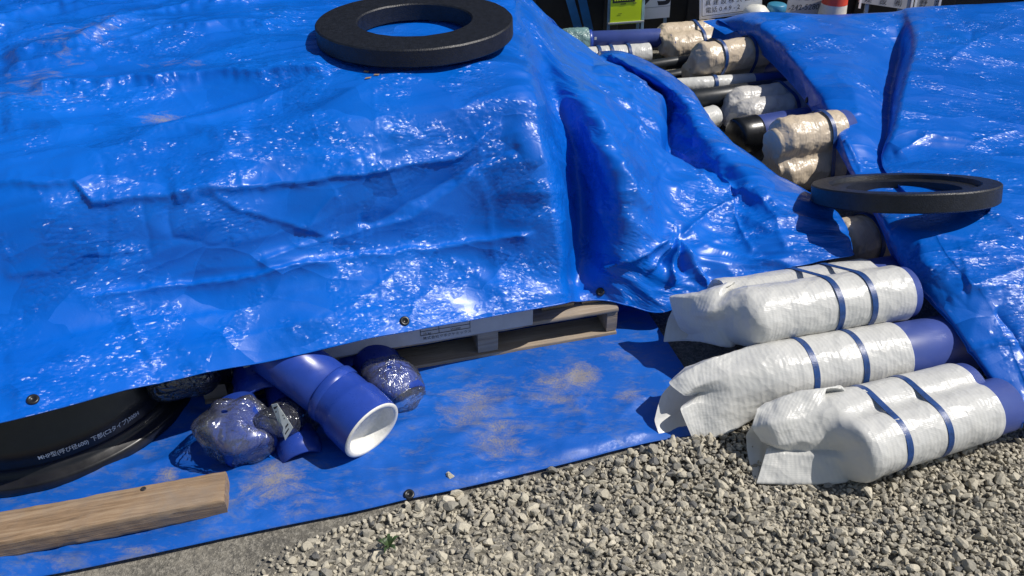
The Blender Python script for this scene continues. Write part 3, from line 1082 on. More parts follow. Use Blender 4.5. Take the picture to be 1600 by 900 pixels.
def ring(name, label, ctr, tilt, roll, R, r, h, lip, group):
    V, Q = lathe(ring_profile(R, r, h, lip), (0, 0, 0), K=128, closed=True)
    rot = np.array(Matrix.Rotation(roll, 3, 'Y') @ Matrix.Rotation(tilt, 3, 'X'))
    W = V @ rot.T + ctr
    W = W + .0012 * noise3(W * 25)[:, None]
    o = part(name, (W, Q), M['rubber'])
    o.data.transform(Matrix.Translation(-Vector(ctr)))
    o.location = ctr
    tag(o, label, 'ring', group)
    m = o.modifiers.new('edge', 'EDGE_SPLIT')
    m.split_angle = math.radians(30)
    return o


ring('adjusting_ring', 'black flat ring lying level on top of the tall left tarp', P(650, 56, Y=2.45), math.radians(-.5), math.radians(-.5), .301, .174, .052, None, 'black adjusting rings')
ring('adjusting_ring', 'black ring with recessed inner lip tilted on the right tarp', P(1409, 313, Y=2.205), math.radians(-20.8), math.radians(-3.2), .270, .165, .056, .213, 'black adjusting rings')

for k, (px, py) in enumerate(((574, 113), (588, 118), (576, 124))):
    j = np.argmin(np.hypot(*(np.array(proj(LG.reshape(-1, 3))) - np.array([[px], [py]]))) + .5 * np.linalg.norm(LG.reshape(-1, 3) - EYE, axis=1))
    q = LG.reshape(-1, 3)[j]
    V, F = box(q + (-.008, -.004, .002), (.014, .006 * (k - 1), 0), (.002, .009, 0), (0, 0, .002), .0008)
    o = part('leaf_scrap', (V, F), M['wood'], smooth=False)
    tag(o, ('tiny brown leaf scrap left of its two fellows below the level ring', 'tiny brown leaf scrap right of its two fellows below the level ring', 'tiny brown leaf scrap lowest of the three below the level ring')[k], 'leaf scrap', 'leaf scraps below the level ring')

# ------------------------------------------------------------------ manhole base block under the left tarp
bc = np.array([-1.259, 1.64, .008])
blk = thing('manhole_block', bc, 'round black manhole base block half hidden under the left tarp', 'manhole block')
part('flange', lathe([(0, .05), (0, .385), (.006, .391), (.028, .391), (.034, .386), (.036, .368), (.044, .364), (.052, .360), (.056, .350), (.058, .34)], bc, K=128), M['block'], blk)
bw = part('wall', lathe([(.054, .352), (.075, .350), (.11, .348), (.115, .343), (.27, .335), (.285, .325), (.285, .25), (.1, .24)], bc, K=128), M['block'], blk)


def wrap_text(body, size, R, z, ang0, dirn=1):
    V, F = text_mesh(body, size, bold=.0001)
    a = ang0 + V[:, 0] * .80 / R
    return np.stack([bc[0] + R * np.cos(a), bc[1] + R * np.sin(a), bc[2] + z + V[:, 1]], 1), F


def ang_of(px, py, z):
    p = P(px, py, z=z) - bc
    return math.atan2(p[1], p[0])


a0 = ang_of(72, 750, .075)
a1 = ang_of(124, 737, .075)
a2 = ang_of(146, 728, .08)
part('lettering', wrap_text('MHP型(呼び径600)', .0172, .3518, .071, a0 - .05), M['letters'], bw)
part('lettering', wrap_text('下部(C2タイプ)300H', .0172, .3518, .071, a2 + .05), M['letters'], bw)

# ------------------------------------------------------------------ timber
bl0, bl1 = P(-120, 899, z=.012), P(358, 806, z=.012)
bl0 = bl1 + (bl0 - bl1) * 1.0
ex = bl1 - bl0
n = np.array([-ex[1], ex[0], 0]) / np.linalg.norm(ex)
V, F = box(bl0, ex, n * .074, np.array([0, 0, .060]), .004)
# worn, slightly chipped end
V = np.array(V)
tim = thing('timber', (bl0 + bl1) / 2, 'weathered brown wooden beam lying in front of the black manhole block', 'timber')


def dense_box(p0, ex, ey, ez, nx=70, ny=10, nz=8, jit=.0012, seed=0, bev=.004):
    """box with many cuts so that it can be worn"""
    Vs, Fs, n0 = [], [], 0
    ex, ey, ez = map(np.asarray, (ex, ey, ez))
    for (a, b_, c0, na, nb) in ((ex, ey, 0 * ez, nx, ny), (ex, ey, ez, nx, ny), (ex, ez, 0 * ey, nx, nz), (ex, ez, ey, nx, nz), (ey, ez, 0 * ex, ny, nz), (ey, ez, ex, ny, nz)):
        A, B = np.meshgrid(np.linspace(0, 1, na), np.linspace(0, 1, nb), indexing='ij')
        Vs.append(p0 + c0 + A.ravel()[:, None] * a + B.ravel()[:, None] * b_)
        Fs.append(grid_faces(na, nb) + n0)
        n0 += na * nb
    V = np.concatenate(Vs)
    lx, ly, lz = [np.linalg.norm(v) for v in (ex, ey, ez)]
    q = V - p0
    qx, qy, qz = q @ ex / lx, q @ ey / ly, q @ ez / lz
    dy, dz, dx = np.minimum(qy, ly - qy), np.minimum(qz, lz - qz), np.minimum(qx, lx - qx)
    w = bev * (1 + 1.5 * noise3(np.stack([qx * 9, qy * 0, qz * 0 + seed], 1)))
    pull = np.clip(w - dy, 0, None) * (dz < w) * .5
    V = V - (np.sign(qy - ly / 2) * pull)[:, None] * ey / ly - (np.sign(qz - lz / 2) * np.clip(w - dz, 0, None) * (dy < w) * .5)[:, None] * ez / lz
    V = V + jit * np.stack([noise3(V * (30, 60, 60) + seed + 9 * k) for k in range(3)], 1)
    return V, np.concatenate(Fs)


Vb, Fb = dense_box(bl0, ex, n * .094, np.array([0, 0, .056]), 140, 12, 10, .0022, 3.0, .005)
# wane: the upper front corner of the end is split off
q = Vb - bl1
along = q @ (ex / np.linalg.norm(ex))
upz = Vb[:, 2] - .012
cut = along * .55 + (upz - .056) * 1.0 + (q @ n) * -.55 + .008
Vb = Vb - np.clip(cut, 0, None)[:, None] * (np.array([0, 0, 1]) * .55 + ex / np.linalg.norm(ex) * .2)
bm_ = part('beam', (Vb, Fb), M['wood'], tim)
V, Q = lathe([(0, .0065), (.0012, .0062), (.0014, .004), (.0004, .0002)], P(224, 764, z=.0690), K=16)
part('knot', (V, Q), M['ink'], bm_)

# ------------------------------------------------------------------ pallet and carton
p0, p1 = P(566, 595, z=.006), P(963, 526, z=.006)
ex = p1 - p0
L = np.linalg.norm(ex)
ux = ex / L
uy = np.array([-ux[1], ux[0], 0])
uz = np.array([0, 0, 1.0])
pal = thing('pallet', (p0 + p1) / 2, 'wooden pallet under the left tarp with one sunlit patch', 'pallet')


def pbox(name, x, y, z, lx, ly, lz, mat=None, seed=0.0, parent=pal):
    V, F = dense_box(p0 + ux * x + uy * y + uz * z, ux * lx, uy * ly, uz * lz, max(4, int(lx / .02)), max(4, int(ly / .02)), 4, .0012, seed, .003)
    return part(name, (V, F), mat or M['pallet'], parent)


for k, y in enumerate((0, .42, .84)):
    pbox('bottom_board', -.42, y, 0, L + .42, .09, .020, seed=k)
    for x in (-.42, L * .52 - .06, L - .032):
        pbox('block', x, y + .006, .0205, .032 if x > L * .9 else .06, .085, .07, seed=k + x)
    pbox('stringer_board', -.42, y + .002, .091, L + .42, .088, .016, seed=k + 4)
cx = float(np.dot(P(832, 512, Y=1.80) - p0, ux))
for k in range(2):
    pbox('deck_board', L - .1 - k * .125, .045, .1075, .1, .925, .014, seed=k + 9)
ctn = thing('carton', p0 + ux * .35 + uy * .03 + uz * .124, 'white cardboard carton on the pallet with printed table under the tarp hem', 'carton')
V, F = box(p0 + ux * (-.3) + uy * -.012 + uz * .1078, ux * (cx + .3), uy * .5, uz * .118, .004)
cb_ = part('box_body', (V, F), M['card'], ctn, smooth=False)


def on_face(VF, o, ax, ay, nrm, lift=.0008):
    V, F = VF
    return o + V[:, :1] * ax + V[:, 1:2] * ay + nrm * lift, F


fo = p0 + ux * .0 + uy * -.012 + uz * .1078


def face_pt(px, py):
    """where a sight line meets the carton's front"""
    d = P(px, py, Y=1.0) - EYE
    t = np.dot(fo - EYE, uy) / np.dot(d, uy)
    return EYE + d * t


tl = face_pt(661, 531)
part('lettering', on_face(text_mesh('株式会社クボクケミックス', .0115), tl, ux, uz, -uy), M['ink'], cb_)
qa = face_pt(657, 526)
for (x, z, w, h) in ((0, 0, .140, .0012), (0, .014, .140, .0012), (0, .030, .140, .0012), (0, 0, .0012, .045), (.052, 0, .0012, .045), (.140, 0, .0012, .045)):
    V, F = box(qa + ux * x + uz * (z + .002) - uy * .0011, ux * w, uy * .001, uz * h)
    part('table_rule', (V, F), M['ink'], cb_, smooth=False)
part('lettering', on_face(text_mesh('15 kg', .010), qa + ux * .008 + uz * .0045, ux, uz, -uy), M['ink'], cb_)
part('lettering', on_face(text_mesh('VU200', .010), qa + ux * .085 + uz * .0045, ux, uz, -uy), M['ink'], cb_)


# ------------------------------------------------------------------ pipes, sacks and straps
def hull_ring(c1, c2, e1, e2, r, K, sag=0.0):
    """outline round one or two pipes"""
    d = c2 - c1
    dx, dy = d @ e1, d @ e2
    L = math.hypot(dx, dy)
    if L < 1e-5:
        th = np.linspace(0, 2 * math.pi, K, endpoint=False)
        return c1 + r * (np.cos(th)[:, None] * e1 + np.sin(th)[:, None] * e2)
    b = math.atan2(dy, dx)
    per = 2 * math.pi * r + 2 * L
    out = []
    # start so that rings of one and of two pipes line up
    for k in range(K):
        q = (k / K) * per
        if q < L / 2: x, y, sgn = -q, 0, 0
        # piecewise: arc round c2, line, arc round c1, line
        a = math.pi * r
        if q < a:
            t = -math.pi / 2 + q / r
            p = (L + r * math.cos(t), r * math.sin(t))
        elif q < a + L:
            f = (q - a) / L
            p = (L * (1 - f), r - sag * math.sin(math.pi * f) ** 4)
        elif q < 2 * a + L:
            t = math.pi / 2 + (q - a - L) / r
            p = (r * math.cos(t), r * math.sin(t))
        else:
            f = (q - 2 * a - L) / L
            p = (L * f, -r + sag * math.sin(math.pi * f) ** 4)
        ca, sa = math.cos(b), math.sin(b)
        out.append(c1 + (p[0] * ca - p[1] * sa) * e1 + (p[0] * sa + p[1] * ca) * e2)
    return np.array(out)


def resample_ring(pts, K):
    """closed smooth ring through control points"""
    pts = np.asarray(pts, float)
    n = len(pts)
    x = np.linspace(0, n, K, endpoint=False)
    i = np.floor(x).astype(int)
    f = (x - i)[:, None]
    a, b_, c_, d = pts[(i - 1) % n], pts[i % n], pts[(i + 1) % n], pts[(i + 2) % n]
    T = .20
    m1, m2 = (c_ - a) * T, (d - b_) * T
    return b_ * (2 * f ** 3 - 3 * f ** 2 + 1) + m1 * (f ** 3 - 2 * f ** 2 + f) + c_ * (-2 * f ** 3 + 3 * f ** 2) + m2 * (f ** 3 - f ** 2)


def best_roll(ref, ringp):
    best, out = None, None
    a = ref - ref.mean(0)
    for q in (ringp, ringp[::-1]):
        for k in range(len(q)):
            c = np.roll(q, -k, 0)
            e = ((c - c.mean(0) - a) ** 2).sum()
            if best is None or e < best: best, out = e, c
    return out


def loft(rings, step=.008):
    """rings: list of K x 3; smooth in between"""
    R = np.array(rings)
    u = params(R, step)
    G = pchip_eval(R, u)
    return G


def shell(name, G, mat, parent, amp, seed, fr=1.0, paper=False, cap_last=False, ampend=None, uvs=True):
    nu, nv = G.shape[:2]
    Gp = np.concatenate([G[:, -1:], G, G[:, :1]], 1)
    n = np.cross(np.gradient(G, axis=0), (Gp[:, 2:] - Gp[:, :-2]))
    n /= np.maximum(np.linalg.norm(n, axis=2), 1e-9)[..., None]
    ctr = G.mean(1, keepdims=True)
    n *= np.sign((n * (G - ctr)).sum(2).mean())
    V = G.reshape(-1, 3)
    w = V + .02 * np.stack([noise3(V * 9 + seed + 3 * k) for k in range(3)], 1)
    h = (1 - 2.4 * np.abs(noise3(w * 11 * fr + seed))) * .55 + (1 - 2.4 * np.abs(noise3(w * 24 * fr + seed + 5))) * .3 + (1 - 2.4 * np.abs(noise3(w * 55 * fr + seed + 6))) * .15
    if paper:
        h = (worley(w * 10 * fr, int(seed)) - worley(w * 10 * fr + 3.3, int(seed) + 7)) * .9 + (worley(w * 24 * fr, int(seed) + 2) - worley(w * 24 * fr + 1.7, int(seed) + 5)) * .5 + .15 * h
    am = np.broadcast_to(np.asarray(amp, float).reshape(-1, 1) if np.ndim(amp) else np.full((nu, 1), amp), (nu, nv)).reshape(-1)
    V = V + n.reshape(-1, 3) * (h * am)[:, None]
    Q = grid_faces(nu, nv, True)
    s = np.cumsum(np.r_[0, np.linalg.norm(np.diff(G.mean(1), axis=0), axis=1)])
    per = np.linalg.norm(np.roll(G, -1, 1) - G, axis=2).sum(1).mean()
    uv = np.stack([np.repeat(s, nv), np.tile(np.linspace(0, per, nv), nu)], 1)
    return part(name, (V, Q), mat, parent, uv=uv), V.reshape(nu, nv, 3)


def strap(parent, pipes, f, r, w=.017, K=72, lift=.004, name='strap', keep=None):
    """flat band round the pipes at fraction f of their length"""
    cs = [p0 + (p1 - p0) * f for p0, p1 in pipes]
    a, e1, e2 = frame(pipes[0][1] - pipes[0][0])
    c1, c2 = cs[0], cs[-1]
    rings = []
    for dx, rr in ((-w / 2, r + lift - .002), (-w / 2, r + lift), (w / 2, r + lift), (w / 2, r + lift - .002)):
        rings.append(hull_ring(c1 + a * dx, c2 + a * dx, e1, e2, rr, K))
    R = np.array(rings)
    o = part(name, (R.reshape(-1, 3), grid_faces(4, K, True)), M['strap'], parent)
    o.modifiers.new('edge', 'EDGE_SPLIT').split_angle = math.radians(40)
    return o


def seg(a, b_, z=None, Y=None):
    return P(a[0], a[1], z=z if z is not None else None, Y=Y), P(b_[0], b_[1], z=z, Y=None) if Y is None else P(b_[0], b_[1], Y=Y)


def extend(p, q, back, fwd):
    d = (q - p) / np.linalg.norm(q - p)
    return p - d * back, q + d * fwd


def frac(pipe, px):
    """fraction of a pipe's length at picture column px"""
    f = np.linspace(0, 1, 600)
    V = pipe[0] + f[:, None] * (pipe[1] - pipe[0])
    x, _ = proj(V)
    return float(np.interp(px, x, f))


K = 96
# --- A: front bundle, two pipes
rA = .071
A1 = extend(P(1330, 704, z=.084), P(1532, 642, z=.084), 0, .07)
A2 = extend(P(1300, 660, z=.086), P(1492, 613, z=.086), 0, .04)
tA = thing('pipe_bundle', A1[0] * (1, 1, 0), 'front pair of blue pipes in a white sack lying on the gravel', 'pipe bundle', 'white sacked pipes on the gravel')
for pp in (A1, A2):
    part('pipe', tube(pp[0], pp[1], rA), M['pipe'], tA)
a, e1, e2 = frame(A1[1] - A1[0])
rg = []


def at(pipe, f):
    return pipe[0] + (pipe[1] - pipe[0]) * f


fe = frac(A1, 1530)
fe2 = frac(A2, 1490)
for f in np.linspace(0, 1, 8):
    rg.append(hull_ring(at(A1, f * fe), at(A2, f * fe2), e1, e2, rA + .004, K, .010))
rg = rg[::-1]
# collapsed, open left end
m1 = [(1318, 606, .165), (1290, 608, .17), (1272, 650, .14), (1288, 684, .10), (1300, 702, .07), (1306, 716, .06), (1318, 752, .008), (1327, 742, .0), (1345, 655, .04)]
m2 = [(1262, 614, .15), (1230, 622, .15), (1212, 660, .13), (1225, 692, .085), (1232, 704, .05), (1238, 712, .05), (1240, 754, .006), (1252, 742, .0), (1275, 660, .02)]
m3 = [(1200, 632, .13), (1182, 644, .125), (1176, 668, .10), (1190, 686, .07), (1206, 692, .045), (1196, 708, .045), (1181, 754, .004), (1172, 722, .015), (1168, 680, .05)]
for mm in (m1, m2, m3):
    rg.append(best_roll(rg[-1], resample_ring([P(x, y, z=z) for x, y, z in mm], K)))
G = loft(rg, .007)
nA = len(G)
amp = np.interp(np.arange(nA), [0, nA * .55, nA * .75, nA], [.0025, .0035, .008, .010])
shell('sack', G, M['white_sack'], tA, amp, 3.0)
for x in (1385, 1447):
    strap(tA, [A1, A2], frac(A1, x), rA + .003)

# --- B: single pipe behind the front bundle
rB = .083
B1 = extend(P(1195, 588, z=.100), P(1450, 543, z=.100), 0, .12)
tB = thing('pipe_bundle', B1[0] * (1, 1, 0), 'single blue pipe with flared open white sack and long bare blue end', 'pipe bundle', 'white sacked pipes on the gravel')
part('pipe', tube(B1[0], B1[1], rB), M['pipe'], tB)
a, e1, e2 = frame(B1[1] - B1[0])
fe = frac(B1, 1394)
rg = [hull_ring(at(B1, f * fe), at(B1, f * fe), e1, e2, rB + .004, K) for f in np.linspace(1, 0, 8)]
m1 = [(1168, 548, .17), (1130, 556, .17), (1128, 590, .15), (1132, 612, .12), (1138, 640, .08), (1142, 672, .03), (1140, 664, .015), (1128, 620, .03), (1135, 575, .10)]
m2 = [(1110, 562, .15), (1078, 578, .15), (1086, 604, .13), (1096, 613, .10), (1092, 630, .09), (1100, 686, .012), (1085, 682, .01), (1068, 640, .02), (1082, 600, .08)]
m3 = [(1072, 574, .13), (1046, 599, .12), (1068, 617, .11), (1089, 618, .07), (1063, 640, .085), (1083, 692, .006), (1034, 684, .01), (1024, 656, .04), (1034, 618, .08)]
for mm in (m1, m2, m3):
    rg.append(best_roll(rg[-1], resample_ring([P(x, y, z=z) for x, y, z in mm], K)))
G = loft(rg, .007)
nA = len(G)
shell('sack', G, M['white_sack'], tB, np.interp(np.arange(nA), [0, nA * .6, nA * .8, nA], [.002, .0025, .006, .003]), 8.0)
for x in (1247, 1322):
    strap(tB, [B1], frac(B1, x), rB + .003)

# --- C: upper pair
rC = .074
C1 = extend(P(1172, 496, z=.200), P(1400, 459, z=.200), 0, .03)
C2 = extend(P(1200, 468, z=.140), P(1390, 438, z=.140), -.02, .04)
tC = thing('pipe_bundle', C1[0] * (1, 1, 0), 'pair of pipes in a bulging white sack just below the left tarp hem', 'pipe bundle', 'white sacked pipes on the gravel')
for pp in (C1, C2):
    part('pipe', tube(pp[0], pp[1], rC), M['pipe'], tC)
a, e1, e2 = frame(C1[1] - C1[0])
f1, f2 = frac(C1, 1402), frac(C2, 1372)
rg = [hull_ring(at(C1, f * f1), at(C2, f * f2), e1, e2, rC + .004, K, .016) for f in np.linspace(1, -.03, 8)]
m1 = [(1150, 440, .24), (1126, 452, .25), (1112, 486, .22), (1120, 500, .19), (1124, 512, .17), (1140, 540, .13), (1150, 536, .11), (1145, 480, .12)]
m2 = [(1100, 455, .22), (1080, 464, .22), (1078, 490, .18), (1086, 508, .15), (1094, 520, .13), (1098, 533, .11), (1088, 528, .09), (1085, 490, .12)]
m3 = [(1062, 462, .19), (1047, 465, .19), (1054, 492, .15), (1063, 514, .11), (1076, 522, .10), (1070, 530, .08), (1037, 534, .06), (1044, 500, .11)]
for mm in (m1, m2, m3):
    rg.append(best_roll(rg[-1], resample_ring([P(x, y, z=z) for x, y, z in mm], K)))
G = loft(rg, .007)
nA = len(G)
shell('sack', G, M['white_sack'], tC, np.interp(np.arange(nA), [0, nA * .4, nA * .7, nA], [.0022, .0035, .007, .004]), 15.0)
for x in (1288, 1338):
    strap(tC, [C1, C2], frac(C1, x), rC + .0055)


def sacked(label, pipes, r, x_end, mat, straps, cap=.09, amp=.006, seed=0.0, droop=.0, pts=False, group='old sacked pipes in the gap', sag=.02, end_shrink=.35, sw=.017, fr=1.6):
    """pipes in a sack whose left end is gathered shut"""
    t = thing('pipe_bundle', pipes[0][0] * (1, 1, 0), label, 'pipe bundle', group)
    for pp in pipes:
        part('pipe', tube(pp[0], pp[1], r, K=32), M['pipe'], t)
    a, e1, e2 = frame(pipes[0][1] - pipes[0][0])
    fs = [frac(pp, x_end) for pp in pipes]
    c = [pp for pp in pipes]
    rg = [hull_ring(at(c[0], f * fs[0]), at(c[-1], f * fs[-1]), e1, e2, r + .005, 72, sag) for f in np.linspace(1, 0, 5)]
    r0 = rg[-1]
    ctr = r0.mean(0)
    for d, k, dr in ((.35, .97, .0), (.75, .72, .3), (1.0, end_shrink, 1.0)):
        rg.append(ctr + (r0 - ctr) * k - a * cap * d - np.array([0, 0, droop * dr]))
    rg.append(ctr + (r0 - ctr) * .04 - a * cap * .9 - np.array([0, 0, droop]))
    G = loft(rg, .009)
    n_ = len(G)
    shell('sack', G, mat, t, np.interp(np.arange(n_), [0, n_ * .5, n_ * .8, n_], [amp * .6, amp, amp * 1.7, amp * 1.7]), seed, fr, paper=True)
    for x in straps:
        strap(t, pipes, frac(pipes[0], x), r + .005 + amp * .75, K=56, w=sw)
    return t


def pair(a0, a1, z1, b0, b1, z2, back=0, fwd=.06):
    return [extend(P(*a0, z=z1), P(*a1, z=z1), back, fwd), extend(P(*b0, z=z2), P(*b1, z=z2), back, fwd)]


# D: small piece showing under the tilted ring
D1 = extend(P(1330, 378, z=.11), P(1400, 362, z=.11), .03, .05)
sacked('beige sack end with one blue strap peeking out below the tilted ring', [D1], .078, 1392, M['old_sack'], [1350], seed=21, amp=.004, cap=.04)
# E
E_ = pair((1226, 218), (1300, 206), .225, (1232, 268), (1312, 254), .10)
sacked('crumpled beige paper sack of two stacked pipes left of the tilted ring', E_, .079, 1304, M['old_sack'], [1280], cap=.06, amp=.007, seed=23, droop=-.0, sag=.024, end_shrink=.7)
# F
F_ = pair((1162, 160), (1240, 150), .10, (1166, 178), (1248, 168), .085)
sacked('greyish white tied sack of pipes between the dark pipe and the black capped pipe', F_, .066, 1246, M['mid_sack'], [1215], cap=.12, amp=.007, seed=25, droop=.05, end_shrink=.2)
# G
G_ = pair((1100, 92), (1186, 80), .20, (1100, 118), (1192, 108), .085)
sacked('beige paper sack with two pale blue straps behind the dark pipe', G_, .072, 1192, M['old_sack'], [1121, 1167], cap=.055, amp=.006, seed=27, sag=.014, end_shrink=.5)
# H
H_ = pair((1042, 57), (1100, 53), .12, (1046, 74), (1116, 66), .10)
sacked('pale beige sack with one strap at the far end of the pipe stack', H_, .068, 1118, M['old_sack'], [1083], cap=.07, amp=.006, seed=29, sag=.014, end_shrink=.55)
# N: white sack seen end on below the far blue pipe
N_ = [extend(P(912, 92, z=.06), P(1008, 85, z=.06), .2, .02)]
sacked('flat white sacked pipe under the far blue pipe', N_, .055, 1018, M['white_sack'], [934, 953, 980], amp=.003, seed=31, group='white sacked pipes at the back')
W_ = [extend(P(1105, 186, z=.05), P(1112, 184, z=.05), .15, .02)]
sacked('small white sack end squeezed beside the left tarp edge', W_, .05, 1116, M['white_sack'], [], amp=.004, seed=33, group='white sacked pipes at the back')

# I: blue pipe with black cap
I1 = extend(P(1150, 213, z=.10), P(1280, 190, z=.10), 0, .12)
tI = thing('capped_pipe', I1[0] * (1, 1, 0), 'blue pipe with a shiny black plastic end cap beside the beige sack', 'pipe')
part('pipe', tube(I1[0], I1[1], .074), M['pipe'], tI)
d = (I1[1] - I1[0]) / np.linalg.norm(I1[1] - I1[0])
part('end_cap', lathe([(-.012, .001), (-.012, .058), (-.004, .074), (.006, .079), (.05, .080), (.085, .080), (.095, .081), (.098, .076)], I1[0], d, 40), M['black'], tI)
# J, K, L
J1 = extend(P(1075, 158, z=.10), P(1222, 138, z=.10), .15, .12)
tag(part('dark_pipe', tube(J1[0], J1[1], .050), M['dark_pipe']), 'dark grey pipe in front of the beige strapped sack', 'pipe', 'dark pipes in the gap')
K1 = extend(P(1075, 134, z=.10), P(1212, 124, z=.10), .15, .12)
tK = thing('pipe_bundle', K1[0] * (1, 1, 0), 'slim blue pipe in a white sleeve resting behind the dark pipe', 'pipe bundle')
part('pipe', tube(K1[0], K1[1], .036), M['pipe'], tK)
fK = frac(K1, 1176)
kk = K1[0] + (K1[1] - K1[0]) * fK
part('sack', tube(K1[0] - (kk - K1[0]) * .02, kk, .039, .002, 32), M['white_sack'], tK)
strap(tK, [K1], frac(K1, 1115), .040)
for (aa, bb, lab) in (((985, 108), (1086, 92), 'dark grey pipe lying just below the flat white sack'), ((1020, 124), (1084, 113), 'dark grey pipe disappearing behind the left tarp edge')):
    L1 = extend(P(*aa, z=.06), P(*bb, z=.06), .1, .5)
    tag(part('dark_pipe', tube(L1[0], L1[1], .030), M['dark_pipe']), lab, 'pipe', 'dark pipes in the gap')
# M: far blue pipe with wrapped end
M1 = extend(P(918, 64, z=.12), P(1016, 60, z=.12), 0, .5)
tM = thing('wrapped_pipe', M1[0] * (1, 1, 0), 'far blue pipe with its end wrapped in teal film', 'pipe')
part('pipe', tube(M1[0], M1[1], .052), M['pipe'], tM)
d = (M1[1] - M1[0]) / np.linalg.norm(M1[1] - M1[0])
part('socket', lathe([(-.01, .054), (-.01, .060), (.02, .060), (.022, .053)], M1[0], d, 36, True), M['fitting'], tM)
a, e1, e2 = frame(d)
rg = [hull_ring(M1[0] - d * x, M1[0] - d * x, e1, e2, r_, 64) for x, r_ in ((-.0, .062), (.03, .066), (.09, .066), (.14, .058), (.155, .03), (.15, .002))]
shell('film', loft(rg, .008), M['teal_film'], tM, .010, 35, 1.5)
V, F = box(P(929, 58, z=.165) , d * .012, np.array([0, 0, -.014]), np.array([0, -.002, 0]))
part('sticker', (V, F), M['letters'], tM, smooth=False)

# ------------------------------------------------------------------ blue fittings under the left tarp
def film_blob(name, ctr, rad, parent, mat, amp, seed, n=44, squash=None):
    th = np.linspace(.03, math.pi - .03, n)
    ph = np.linspace(0, 2 * math.pi, 72, endpoint=False)
    A, B = np.meshgrid(th, ph, indexing='ij')
    D = np.stack([np.sin(A) * np.cos(B), np.sin(A) * np.sin(B), np.cos(A)], -1)
    Dp = np.sign(D) * np.abs(D) ** .72
    G = Dp @ np.asarray(rad)
    G = G + np.asarray(ctr)
    G[..., 2] = np.maximum(G[..., 2], .016)
    return shell(name, G, mat, parent, amp, seed, 1.0, paper=True)[0]


# big elbow
gE = thing('pipe_elbow', P(560, 700, z=0), 'large bare blue pipe fitting with a white open end under the tarp hem', 'pipe fitting')
q2 = P(581, 672, z=.098)
tocam = (EYE - q2) / np.linalg.norm(EYE - q2)
RT = np.array([1.0, 0, 0])
d2 = .90 * (.72 * RT - .69 * UPV) + .44 * tocam
d2 /= np.linalg.norm(d2)
d1 = .92 * (.80 * RT - .60 * UPV) + .28 * tocam
d1 /= np.linalg.norm(d1)
q1 = q2 - d2 * .140
q0 = q1 - d1 * .20
lenb = .140
part('body', lathe([(-.03, .066), (-.03, .073), (.0, .073), (np.linalg.norm(q1 - q0) + .02, .073), (np.linalg.norm(q1 - q0) + .02, .066)], q0, d1, 56), M['fitting'], gE)
part('collar', lathe([(-.034, .070), (-.034, .0775), (-.030, .080), (-.012, .080), (-.008, .0775), (-.006, .0772)], q1 + d1 * .012, d1, 64), M['fitting'], gE)
part('socket', lathe([(-.012, .074), (.002, .0765), (.02, .0775), (.045, .0785), (.055, .083), (.065, .0845), (lenb * .85, .0845), (lenb, .083)], q1, d2, 64), M['fitting'], gE)
qe = q2
dd = d2
part('rim', lathe([(-.02, .0815), (.0015, .0828), (.004, .081), (.004, .071), (.0, .0695), (-.034, .0685), (-.036, .060), (-.038, .001)], qe, dd, 64), M['white_in'], gE)

# wrapped fitting left
gw = thing('wrapped_fitting', P(372, 730, z=0), 'blue pipe fitting in crinkled clear plastic beside the black block', 'pipe fitting')
c0 = P(372, 668, Y=1.42)
part('body', lathe([(0, .001), (0, .06), (.006, .066), (.07, .068), (.075, .062), (.15, .060), (.155, .001)], c0 + np.array([.045, -.055, -.035]), np.array([-.45, .75, .25]), 48), M['fitting'], gw)
part('branch', lathe([(0, .001), (0, .05), (.005, .056), (.12, .056)], c0 + np.array([-.05, -.035, -.02]), np.array([.7, .5, .1]), 40), M['fitting'], gw)
film_blob('film', c0 + np.array([.0, .0, -.012]), np.array([[.088, .02, 0], [-.02, .075, .0], [-.01, -.025, .085]]), gw, M['clear'], .026, 41)
# dark wrapped fitting with label
gl = thing('wrapped_fitting', P(455, 705, z=0), 'dark wrapped fitting carrying a paper label beside the large bare fitting', 'pipe fitting')
c1 = P(452, 645, Y=1.50)
part('body', lathe([(-.09, .001), (-.09, .046), (.08, .048), (.085, .055), (.14, .055), (.14, .047), (.05, .045)], c1, np.array([.28, -.62, -.28]), 48), M['fitting'], gl)
film_blob('film', c1 + np.array([.01, -.02, -.012]), np.array([[.058, .0, 0], [.02, .085, -.03], [-.01, -.035, .085]]), gl, M['smoke'], .012, 43)
cor = [P(424, 632, Y=1.398), P(433, 630, Y=1.395), P(458, 668, Y=1.385), P(446, 688, Y=1.38)]
lx, ly = (cor[2] - cor[1]), (cor[3] - cor[2])
nl = np.cross(lx, ly)
nl /= np.linalg.norm(nl)
V = np.array([cor[0], cor[1], cor[2], cor[3]])
plb = part('paper_label', (np.concatenate([V, V - nl * .001]), [[0, 1, 2, 3], [7, 6, 5, 4], [0, 4, 5, 1], [1, 5, 6, 2], [2, 6, 7, 3], [3, 7, 4, 0]]), M['label'], gl, smooth=False)
lu, lv = (cor[1] - cor[0]), (cor[3] - cor[0])
for (u0, v0, u1, v1, mt) in ((.15, .08, .85, .14, 'ink'), (.15, .20, .6, .24, 'ink'), (.12, .42, .45, .62, 'labelgreen'), (.55, .42, .9, .46, 'ink'), (.55, .52, .85, .56, 'ink'), (.2, .74, .85, .79, 'ink'), (.2, .86, .7, .90, 'ink')):
    def lp(u, v): return cor[0] * (1 - u) * (1 - v) + cor[1] * u * (1 - v) + cor[2] * u * v + cor[3] * (1 - u) * v
    sg = np.sign(nl @ (EYE - cor[0]))
    part('print', (np.array([lp(u0, v0), lp(u1, v0), lp(u1, v1), lp(u0, v1)]) + nl * sg * .0015, [[0, 1, 2, 3]]), M[mt], plb, smooth=False)
